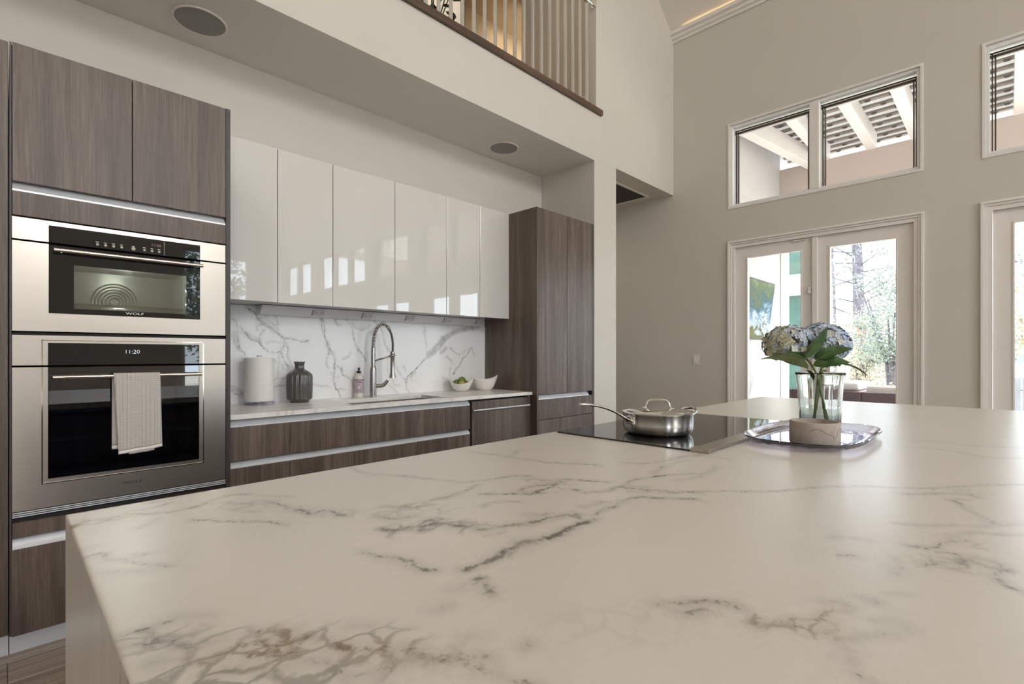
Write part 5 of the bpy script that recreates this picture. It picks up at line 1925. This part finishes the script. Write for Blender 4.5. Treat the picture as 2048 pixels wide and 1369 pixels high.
for k in range(9):
    a = rr.uniform(0, 2 * PI)
    tip = Vector((2.62 + 0.22 * math.cos(a), 3.55 + 0.22 * math.sin(a), 3.585 + rr.uniform(0.6, 1.25)))
    stems.tube([(2.62, 3.55, 3.80), Vector((2.62, 3.55, 3.80)).lerp(tip, 0.5) + Vector((0, 0, 0.08)), tip], 0.006, 6)
stems.build('plant_stem', 'leaf_dark', t_, smooth='all')
for k in range(70):
    a = rr.uniform(0, 2 * PI)
    r = rr.uniform(0.02, 0.26)
    p = Vector((2.62 + r * math.cos(a), 3.55 + r * math.sin(a), 3.585 + rr.uniform(0.25, 1.3)))
    d = Vector((math.cos(a + rr.uniform(-.6, .6)), math.sin(a + rr.uniform(-.6, .6)), rr.uniform(-0.9, 0.4))).normalized()
    L_ = rr.uniform(0.08, 0.15)
    s_ = d.cross(Vector((0, 0, 1))).normalized() * L_ * 0.28
    nn = s_.cross(d).normalized() * L_ * 0.08
    b = MB()
    b.v = [tuple(p), tuple(p + d * L_ * 0.35 + s_ + nn), tuple(p + d * L_ * 0.75 + s_ * 0.7 + nn), tuple(p + d * L_), tuple(p + d * L_ * 0.75 - s_ * 0.7 + nn), tuple(p + d * L_ * 0.35 - s_ + nn), tuple(p + d * L_ * 0.4)]
    b.f = [(0, 1, 6), (1, 2, 3, 6), (6, 3, 4, 5), (0, 6, 5)]
    b.build('leaf', 'leaf_dark', t_, smooth='all')

# ================================================================== SMALL FITTINGS
for cx, cy_, lb_ in ((0.781, 3.250, 'round grey ceiling speaker above the oven tower'), (3.206, 3.270, 'round grey ceiling speaker above the last white wall cabinet')):
    t_ = thing('ceiling_speaker', lb_, 'speaker', (cx, cy_, 3.1195), 'ceiling speakers over the kitchen')
    b = MB()
    b.lathe(cx, cy_, [(0.124, 0.0), (0.124, -0.006), (0.06, -0.0075), (0.0, -0.008)], 64, 3.1195, False, False)
    b.build('grille', 'speaker_mesh', t_, smooth=True)
    b = MB()
    b.lathe(cx, cy_, [(0.1245, 0.0), (0.1245, -0.007), (0.129, -0.009), (0.134, -0.005), (0.135, 0.0)], 64, 3.1195, False, False)
    b.build('rim', 'trim', t_, smooth=True)
t_ = thing('air_vent', 'white framed air grille in the passage ceiling', 'vent', (4.98, 3.37, 3.139))
gx0, gx1, gy0, gy1 = 4.50, 5.44, 3.10, 3.60
b = MB()
e = 0.03
for q in ((gx0 - e, gx1 + e, gy0 - e, gy0), (gx0 - e, gx1 + e, gy1, gy1 + e), (gx0 - e, gx0, gy0, gy1), (gx1, gx1 + e, gy0, gy1)):
    b.box(*q, 3.131, 3.1395)
b.build('vent_frame', 'trim', t_, bevel=0.002)
B(gx0, gx1, gy0, gy1, 3.138, 3.1395).build('vent_backing', 'black', t_)
ny = 22
for k in range(ny):
    y = gy0 + (k + 0.5) * (gy1 - gy0) / ny
    b = MB()
    b.hexa([(gx0, y - 0.006, 3.1315), (gx1, y - 0.006, 3.1315), (gx1, y - 0.004, 3.1315), (gx0, y - 0.004, 3.1315), (gx0, y + 0.004, 3.1375), (gx1, y + 0.004, 3.1375), (gx1, y + 0.006, 3.1375), (gx0, y + 0.006, 3.1375)])
    b.build('slat', 'trim', t_)
t_ = thing('light_switch', 'white rocker light switch on the wall beside the garden doors', 'switch', (XW, 2.571, 1.115))
B(XW - 0.007, XW - 0.0005, 2.533, 2.609, 1.112, 1.228).build('switch_plate', 'plastic_white', t_, bevel=0.002)
B(XW - 0.010, XW - 0.006, 2.555, 2.588, 1.138, 1.204).build('rocker', 'frame_white', t_, bevel=0.002)
B(XW - 0.0105, XW - 0.0098, 2.560, 2.583, 1.143, 1.150).build('rocker_lip', 'plastic_white', t_)
t_ = thing('door_sensor', 'small white alarm sensor on the near garden door', 'sensor', (XW, 1.41, 1.84))
B(XW + 0.012, XW + 0.0295, 1.394, 1.428, 1.842, 1.908).build('sensor_body', 'plastic_white', t_, bevel=0.004)
B(XW + 0.0105, XW + 0.0125, 1.400, 1.422, 1.850, 1.872).build('sensor_lens', 'frame_white', t_, bevel=0.002)
t_ = thing('door_contact', 'small white magnetic contact at the top of the near garden door', 'sensor', (XW, 1.50, 2.38))
B(XW + 0.010, XW + 0.0295, 1.45, 1.56, 2.384, 2.398).build('contact_body', 'plastic_white', t_, bevel=0.002)
B(XW + 0.009, XW + 0.011, 1.47, 1.54, 2.387, 2.395).build('contact_cover', 'frame_white', t_)

# ================================================================== OUTSIDE
GX = XW + 0.15
struct(B(GX, 11.5, -9.0, 7.0, -0.25, -0.03).build('patio_ground', 'paving'), 'pale stone patio outside the garden doors', 'ground')
struct(B(11.5, 34.0, -30.0, 30.0, -0.9, -0.45).build('garden_ground', 'ground'), 'pale dry garden ground beyond the patio', 'ground')
struct(B(34.0, 140.0, -120.0, 120.0, -1.1, -0.6).build('lake_water', 'water'), 'bright lake water beyond the garden', 'water')
struct(MB().add([(140, -160, -1.1), (152, -160, -1.1), (152, 160, -1.1), (140, 160, -1.1), (141, -160, 4.0), (151, -160, 4.0), (151, 160, 6.5), (141, 160, 5.0)], [(0, 3, 2, 1), (4, 5, 6, 7), (0, 1, 5, 4), (1, 2, 6, 5), (2, 3, 7, 6), (3, 0, 4, 7)]).build('far_shore_hill', 'needles'), 'low wooded far shore of the lake', 'hill')
# side wall of the covered patio, ending in a column under the beam
struct(B(GX + 0.001, 8.76, 2.60, 2.90, -0.03, 5.2).build('wall_patio', 'stucco'), 'white stucco patio wall beside the garden doors', 'wall')
struct(B(8.76, 9.16, 2.58, 2.92, -0.03, 2.93).build('column_patio', 'stucco'), 'white stucco column under the beige patio beam', 'column')
struct(B(8.75, 9.20, -9.0, 2.598, 2.93, 4.19).build('beam_patio', 'beam_tan'), 'deep beige beam along the outer side of the patio roof', 'beam')
struct(B(8.761, 9.20, 2.60, 6.5, 2.931, 4.19).build('beam_patio_far', 'beam_tan'), 'beige beam continuing past the patio wall', 'beam')
# roof: rises from the house towards the outer beam, courses of slats on rafters
rz = lambda x: 4.375 - 0.012 * (x - GX)
roof = thing('patio_roof', 'slatted white patio roof on sloping rafters above the high windows', 'roof', (7.3, -3.0, 4.2), kind='structure')
b = MB()
b.hexa([(GX, -9, rz(GX) + 0.10), (9.6, -9, rz(9.6) + 0.10), (9.6, 6, rz(9.6) + 0.10), (GX, 6, rz(GX) + 0.10), (GX, -9, rz(GX) + 0.14), (9.6, -9, rz(9.6) + 0.14), (9.6, 6, rz(9.6) + 0.14), (GX, 6, rz(GX) + 0.14)])
b.build('sun_block_sheet', 'sun_block', roof)  # translucent sheet added to keep sun out of the room
raf = [1.96, 1.385, 0.885, 0.385, -0.115, -0.615, -1.115, -1.8, -2.5, -3.2, -3.9, -4.6, -5.3, -6.0, -6.7, -7.4, -8.1]
for y in raf:
    b = MB()
    w_ = 0.062
    b.hexa([(GX, y - w_, rz(GX) - 0.16), (8.749, y - w_, rz(8.749) - 0.16), (8.749, y + w_, rz(8.749) - 0.16), (GX, y + w_, rz(GX) - 0.16),
            (GX, y - w_, rz(GX) + 0.05), (8.749, y - w_, rz(8.749) + 0.05), (8.749, y + w_, rz(8.749) + 0.05), (GX, y + w_, rz(GX) + 0.05)])
    b.build('rafter', 'rafter', roof, bevel=0.006, seg=1)
k = 0
x = GX + 0.12
sl = None
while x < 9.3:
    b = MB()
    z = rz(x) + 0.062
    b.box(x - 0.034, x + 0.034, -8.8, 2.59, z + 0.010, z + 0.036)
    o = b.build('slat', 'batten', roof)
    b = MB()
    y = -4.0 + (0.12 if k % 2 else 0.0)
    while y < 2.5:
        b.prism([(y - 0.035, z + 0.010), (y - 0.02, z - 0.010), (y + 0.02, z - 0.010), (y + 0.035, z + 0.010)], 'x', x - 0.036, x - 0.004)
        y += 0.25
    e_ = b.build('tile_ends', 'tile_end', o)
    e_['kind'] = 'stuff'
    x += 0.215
    k += 1
b = MB()
b.hexa([(GX + 0.01, 2.46, 4.06), (8.74, 2.02, 4.06), (8.74, 2.16, 4.06), (GX + 0.01, 2.59, 4.06), (GX + 0.01, 2.46, 4.30), (8.74, 2.02, 4.30), (8.74, 2.16, 4.30), (GX + 0.01, 2.59, 4.30)])
b.build('hip_brace', 'rafter', roof, bevel=0.006, seg=1)

# second wing of the house with green tinted glass
wing = thing('house_wing', 'white wing of the house with green tinted windows beyond the patio', 'building', (13.0, 4.6, -0.45))
holed = MB()
b = MB()
wy, wx = 3.05, 12.6
for q in ((wx, wx + 0.25, wy, 3.16, -0.45, 5.0), (wx, wx + 0.25, 4.6, 7.5, -0.45, 5.0), (wx, wx + 0.25, 3.16, 4.6, 2.62, 3.05), (wx, wx + 0.25, 3.16, 4.6, -0.45, 0.02)):
    b.box(*q)
b.build('wing_wall', 'stucco', wing)
B(wx + 0.10, wx + 0.12, 3.16, 4.6, 0.02, 2.62).build('window', 'pane_green', wing)
B(wx + 0.10, wx + 0.12, 3.16, 4.6, 3.05, 4.9).build('window', 'pane_green', wing)
b = MB()
b.box(wx + 0.02, wx + 0.10, 3.85, 3.90, 0.02, 4.9)
b.box(wx + 0.02, wx + 0.10, 3.16, 4.6, 2.58, 2.62)
b.build('window_frame', 'frame_white', wing)
B(wx - 0.1, wx + 0.5, 3.0, 7.5, 5.0, 5.3).build('roof', 'rafter', wing)

# tilted outdoor television on the patio wall
tv = thing('outdoor_television', 'flat screen tilted forward on the white patio wall', 'television', (7.9, 2.5, 1.4))
tx0, tx1, tz0, tz1 = 6.25, 7.62, 1.43, 2.22
yb0, yt0 = 2.455, 2.355
b = MB()
th = 0.035
b.hexa([(tx0, yb0 - th, tz0), (tx1, yb0 - th, tz0), (tx1, yb0, tz0 + 0.01), (tx0, yb0, tz0 + 0.01), (tx0, yt0 - th, tz1), (tx1, yt0 - th, tz1), (tx1, yt0, tz1 + 0.01), (tx0, yt0, tz1 + 0.01)])
b.build('case', 'gasket', tv, bevel=0.004)
b = MB()
i_ = 0.018
q0, q1 = (tz0 + i_, yb0 - th - 0.001), (tz1 - i_, yt0 - th - 0.001)
fy_ = lambda z: (yb0 - th) + (yt0 - yb0) * (z - tz0) / (tz1 - tz0) - 0.002
b.add([(tx0 + i_, fy_(tz0 + i_), tz0 + i_), (tx1 - i_, fy_(tz0 + i_), tz0 + i_), (tx1 - i_, fy_(tz1 - i_), tz1 - i_), (tx0 + i_, fy_(tz1 - i_), tz1 - i_)], [(0, 1, 2, 3)])
b.build('screen', 'screen', tv)
b = MB()
b.tube([(6.95, 2.43, 1.86), (6.95, 2.598, 1.84)], 0.03, 10)
b.box(6.83, 7.07, 2.585, 2.599, 1.72, 2.0)
b.build('wall_mount', 'gasket', tv)

# outdoor sofa with its back to the house
sf = thing('outdoor_sofa', 'plum brown wicker sofa with white cushions outside the garden doors', 'sofa', (7.9, 0.9, -0.03))
b = MB()
B(7.50, 7.62, 0.15, 1.30, -0.03, 0.762).build('back_panel', 'wicker', sf, bevel=0.01)
B(7.46, 8.45, 1.302, 2.10, -0.03, 0.765).build('corner_panel', 'wicker', sf, bevel=0.01)
B(7.62, 8.45, 0.15, 1.30, -0.03, 0.36).build('seat_base', 'wicker', sf, bevel=0.01)
for k in range(2):
    B(7.66, 8.42, 0.17 + k * 0.565, 0.72 + k * 0.565, 0.362, 0.50).build('seat_cushion', 'cushion', sf, bevel=0.03, seg=3)
b = MB()
for (y0, y1) in ((0.17, 0.71), (0.725, 1.27)):
    c = B(7.625, 7.80, y0, y1, 0.50, 0.845).build('back_cushion', 'cushion', sf, bevel=0.04, seg=3)
B(7.60, 8.40, 1.34, 2.06, 0.766, 0.875).build('arm_cushion', 'cushion', sf, bevel=0.04, seg=3)

# slatted garden chair seen through the next pair of doors
ch = thing('garden_chair', 'blue grey slatted garden chair outside the doors at the frame edge', 'chair', (9.9, -0.35, -0.03))
for k in range(6):
    y = -0.02 - k * 0.09 - 0.02
    B(9.7, 9.72, y, y + 0.075, 0.30, 0.92).build('back_slat', 'slat_grey', ch, bevel=0.003, seg=1)
for k in range(5):
    B(9.74 + k * 0.10, 9.825 + k * 0.10, -0.63, -0.02, 0.36, 0.38).build('seat_slat', 'slat_grey', ch, bevel=0.003, seg=1)
for sx__, sy__ in ((9.7, -0.64), (9.7, -0.06), (10.20, -0.64), (10.20, -0.06)):
    B(sx__, sx__ + 0.05, sy__, sy__ + 0.05, -0.03, 0.60 if sx__ > 9.9 else 0.62).build('leg', 'slat_grey', ch)
for sy__ in (-0.66, -0.06):
    B(9.68, 10.28, sy__, sy__ + 0.08, 0.60, 0.625).build('armrest', 'slat_grey', ch, bevel=0.003, seg=1)

# iron fence at the garden edge
fe = thing('iron_fence', 'black iron picket fence along the garden edge', 'fence', (14.0, 0, -0.45))
b = MB()
b.box(13.985, 14.015, -9.0, 4.5, 0.52, 0.545)
b.build('top_rail', 'iron', fe)
B(13.985, 14.015, -9.0, 4.5, -0.30, -0.275).build('bottom_rail', 'iron', fe)
p0 = None
for k in range(100):
    y = 4.45 - k * 0.135
    if p0 is None:
        p0 = B(13.992, 14.008, y - 0.008, y + 0.008, -0.45, 0.545).build('picket', 'iron', fe)
    else:
        o = p0.copy()
        C.objects.link(o)
        o.parent = fe
        o.location = p0.location + Vector((0, -0.135 * k, 0))


def crown(b, pts, n, spread, size, rr, flat=0.6, up=0.0):
    """leaves or needle tufts scattered round given centres"""
    for i in range(n):
        c = pts[rr.randrange(len(pts))]
        p = Vector(c) + Vector((rr.gauss(0, spread), rr.gauss(0, spread), rr.gauss(0, spread * flat)))
        d = Vector((rr.gauss(0, 1), rr.gauss(0, 1), rr.gauss(0, 1) + up)).normalized()
        e = d.orthogonal().normalized()
        s_ = size * rr.uniform(0.6, 1.4)
        k = len(b.v)
        b.v += [tuple(p), tuple(p + d * s_ * 0.5 + e * s_ * 0.25), tuple(p + d * s_), tuple(p + d * s_ * 0.5 - e * s_ * 0.25)]
        b.f.append((k, k + 1, k + 2, k + 3))


def pine(x, y, h, r, seed, label, foliage=0.5, n=2600, lo=0.45, branches=26):
    rr = random.Random(seed)
    t_ = thing('pine_tree', label, 'tree', (x, y, -0.45), 'pines beyond the fence')
    b = MB()
    pts = [(x + 0.12 * math.sin(k * 0.8 + seed), y + 0.10 * math.sin(k * 0.6 + seed * 2), -0.45 + h * k / 10) for k in range(11)]
    b.tube(pts, [r * (1.15 if k == 0 else 1 - 0.075 * k) for k in range(11)], 12)
    b.build('trunk', 'bark', t_, smooth='all')
    br, cs = MB(), []
    for k in range(branches):
        q = lo + (1 - lo) * (k + rr.random()) / branches
        base = Vector(pts[min(9, int(q * 10))]).lerp(Vector(pts[min(10, int(q * 10) + 1)]), q * 10 % 1)
        a = rr.uniform(0, 2 * PI)
        L_ = rr.uniform(1.2, 3.2) * (1.1 - 0.5 * q)
        tip = base + Vector((math.cos(a) * L_, math.sin(a) * L_, rr.uniform(-0.5, 0.9)))
        mid = base.lerp(tip, 0.5) + Vector((rr.uniform(-.2, .2), rr.uniform(-.2, .2), rr.uniform(-.1, .35)))
        br.tube([base, mid, tip], [0.032, 0.020, 0.008], 6)
        for u in (0.55, 0.75, 0.9, 1.0):
            cs.append(mid.lerp(tip, u))
            if rr.random() < 0.6:
                tw_ = mid.lerp(tip, u) + Vector((rr.uniform(-.6, .6), rr.uniform(-.6, .6), rr.uniform(-.2, .4)))
                br.tube([mid.lerp(tip, u * 0.8), tw_], [0.010, 0.005], 5)
                cs.append(tw_)
    br.build('branches', 'bark', t_, smooth='all')
    f = MB()
    crown(f, cs, n, 0.30, 0.13, rr, 0.45)
    f.build('needles', 'needles', t_)['kind'] = 'stuff'


def bush(x, y, h, rad, seed, label, mat, name='holly_tree', n=2600, size=0.14, z=-0.45, berries=False, lo=0.30):
    rr = random.Random(seed)
    t_ = thing(name, label, 'tree', (x, y, z))
    b = MB()
    cs = []
    for k in range(6):
        a = rr.uniform(0, 2 * PI)
        tip = Vector((x + rad * 0.6 * math.cos(a), y + rad * 0.6 * math.sin(a), z + h * rr.uniform(0.6, 0.92)))
        b.tube([(x, y, z), (x + 0.1 * math.cos(a), y + 0.1 * math.sin(a), z + h * 0.35), tip], [0.07, 0.05, 0.015], 7)
    b.build('trunk', 'bark', t_, smooth='all')
    for k in range(70):
        a = rr.uniform(0, 2 * PI)
        q = rr.random()
        r = rad * math.sqrt(rr.random()) * (0.55 + 0.45 * math.sin(PI * min(1, q * 1.05)))
        cs.append((x + r * math.cos(a), y + r * math.sin(a), z + h * (lo + (0.98 - lo) * q)))
    f = MB()
    crown(f, cs, n, rad * 0.16, size, rr, 0.9)
    f.build('leaves', mat, t_)['kind'] = 'stuff'
    if berries:
        f = MB()
        for c in berries:
            for k in range(8):
                f.ball((c[0] + rr.uniform(-.08, .08), c[1] + rr.uniform(-.12, .12), c[2] + rr.uniform(-.09, .09)), 0.05, 6, 4)
        f.build('red_blossom', 'coals', t_)


pine(22.0, 3.98, 15.0, 0.225, 5, 'tall pine with thick bare trunk seen through the near garden door', n=9000, lo=0.15, branches=70)
pine(32.0, 3.0, 13.0, 0.14, 6, 'slim pine behind the tall pine towards the lake', n=3000, lo=0.5)
pine(31.0, 6.6, 14.0, 0.10, 8, 'slim pine left of the tall pine towards the lake', n=3000, lo=0.4)
pine(28.0, 0.2, 14.0, 0.16, 9, 'slim pine right of the tall pine towards the lake', n=3400, lo=0.45)
pine(24.0, -1.6, 15.0, 0.24, 10, 'pine outside the doors at the frame edge', n=4200, lo=0.25)
pine(26.0, -6.5, 14.0, 0.24, 12, 'pine further along the garden', n=3000, lo=0.35)
pine(25.0, -12.0, 14.0, 0.24, 13, 'pine at the far end of the garden', n=3000, lo=0.35)
bush(17.0, 2.25, 4.0, 1.15, 21, 'holly tree with glossy leaves beside the tall pine', 'holly', n=5600, size=0.085, lo=0.38)
bush(18.5, 3.20, 2.9, 0.9, 22, 'ochre leaved small tree in front of the tall pine', 'ochre', 'small_tree', n=3600, size=0.085, berries=[(17.9, 3.05, 1.9)])
bush(19.0, 1.2, 3.2, 1.3, 23, 'broad holly behind the white sofa', 'holly', n=4500, size=0.095)
bush(18.0, -1.2, 4.0, 1.2, 24, 'tall ochre shrub behind the slatted garden chair', 'ochre', 'shrub', n=3400, size=0.14)
bush(19.5, -3.2, 3.6, 1.4, 25, 'dark holly further along behind the fence', 'holly', n=3000, size=0.15)
bush(16.0, 2.42, 0.95, 0.42, 26, 'low yellow green shrub at the foot of the fence', 'ochre', 'shrub', n=700, size=0.10)
# red kayak lying on the lake shore
ky = MB()
kp = []
for k in range(13):
    q = -1 + k / 6
    kp.append((q, max(0.02, 0.30 * (1 - abs(q) ** 2.2))))
ky.tube([(31.0, 2.0 + 1.6 * q, -0.30 + 0.12 * q * q) for q, r in kp], [r for q, r in kp], 14, True, 0.7)
tag(ky.build('kayak', 'coals', None, smooth='all'), 'red kayak lying on the lake shore', 'kayak')

struct(B(-8.0, 12.0, -30.0, -9.76, -0.25, -0.03).build('side_garden_ground', 'ground'), 'pale ground outside the far glazing of the room', 'ground')
bush(4.9, -14.0, 4.9, 1.9, 31, 'leafy tree outside the far glazing of the room', 'holly', n=4200, size=0.17, z=-0.03)
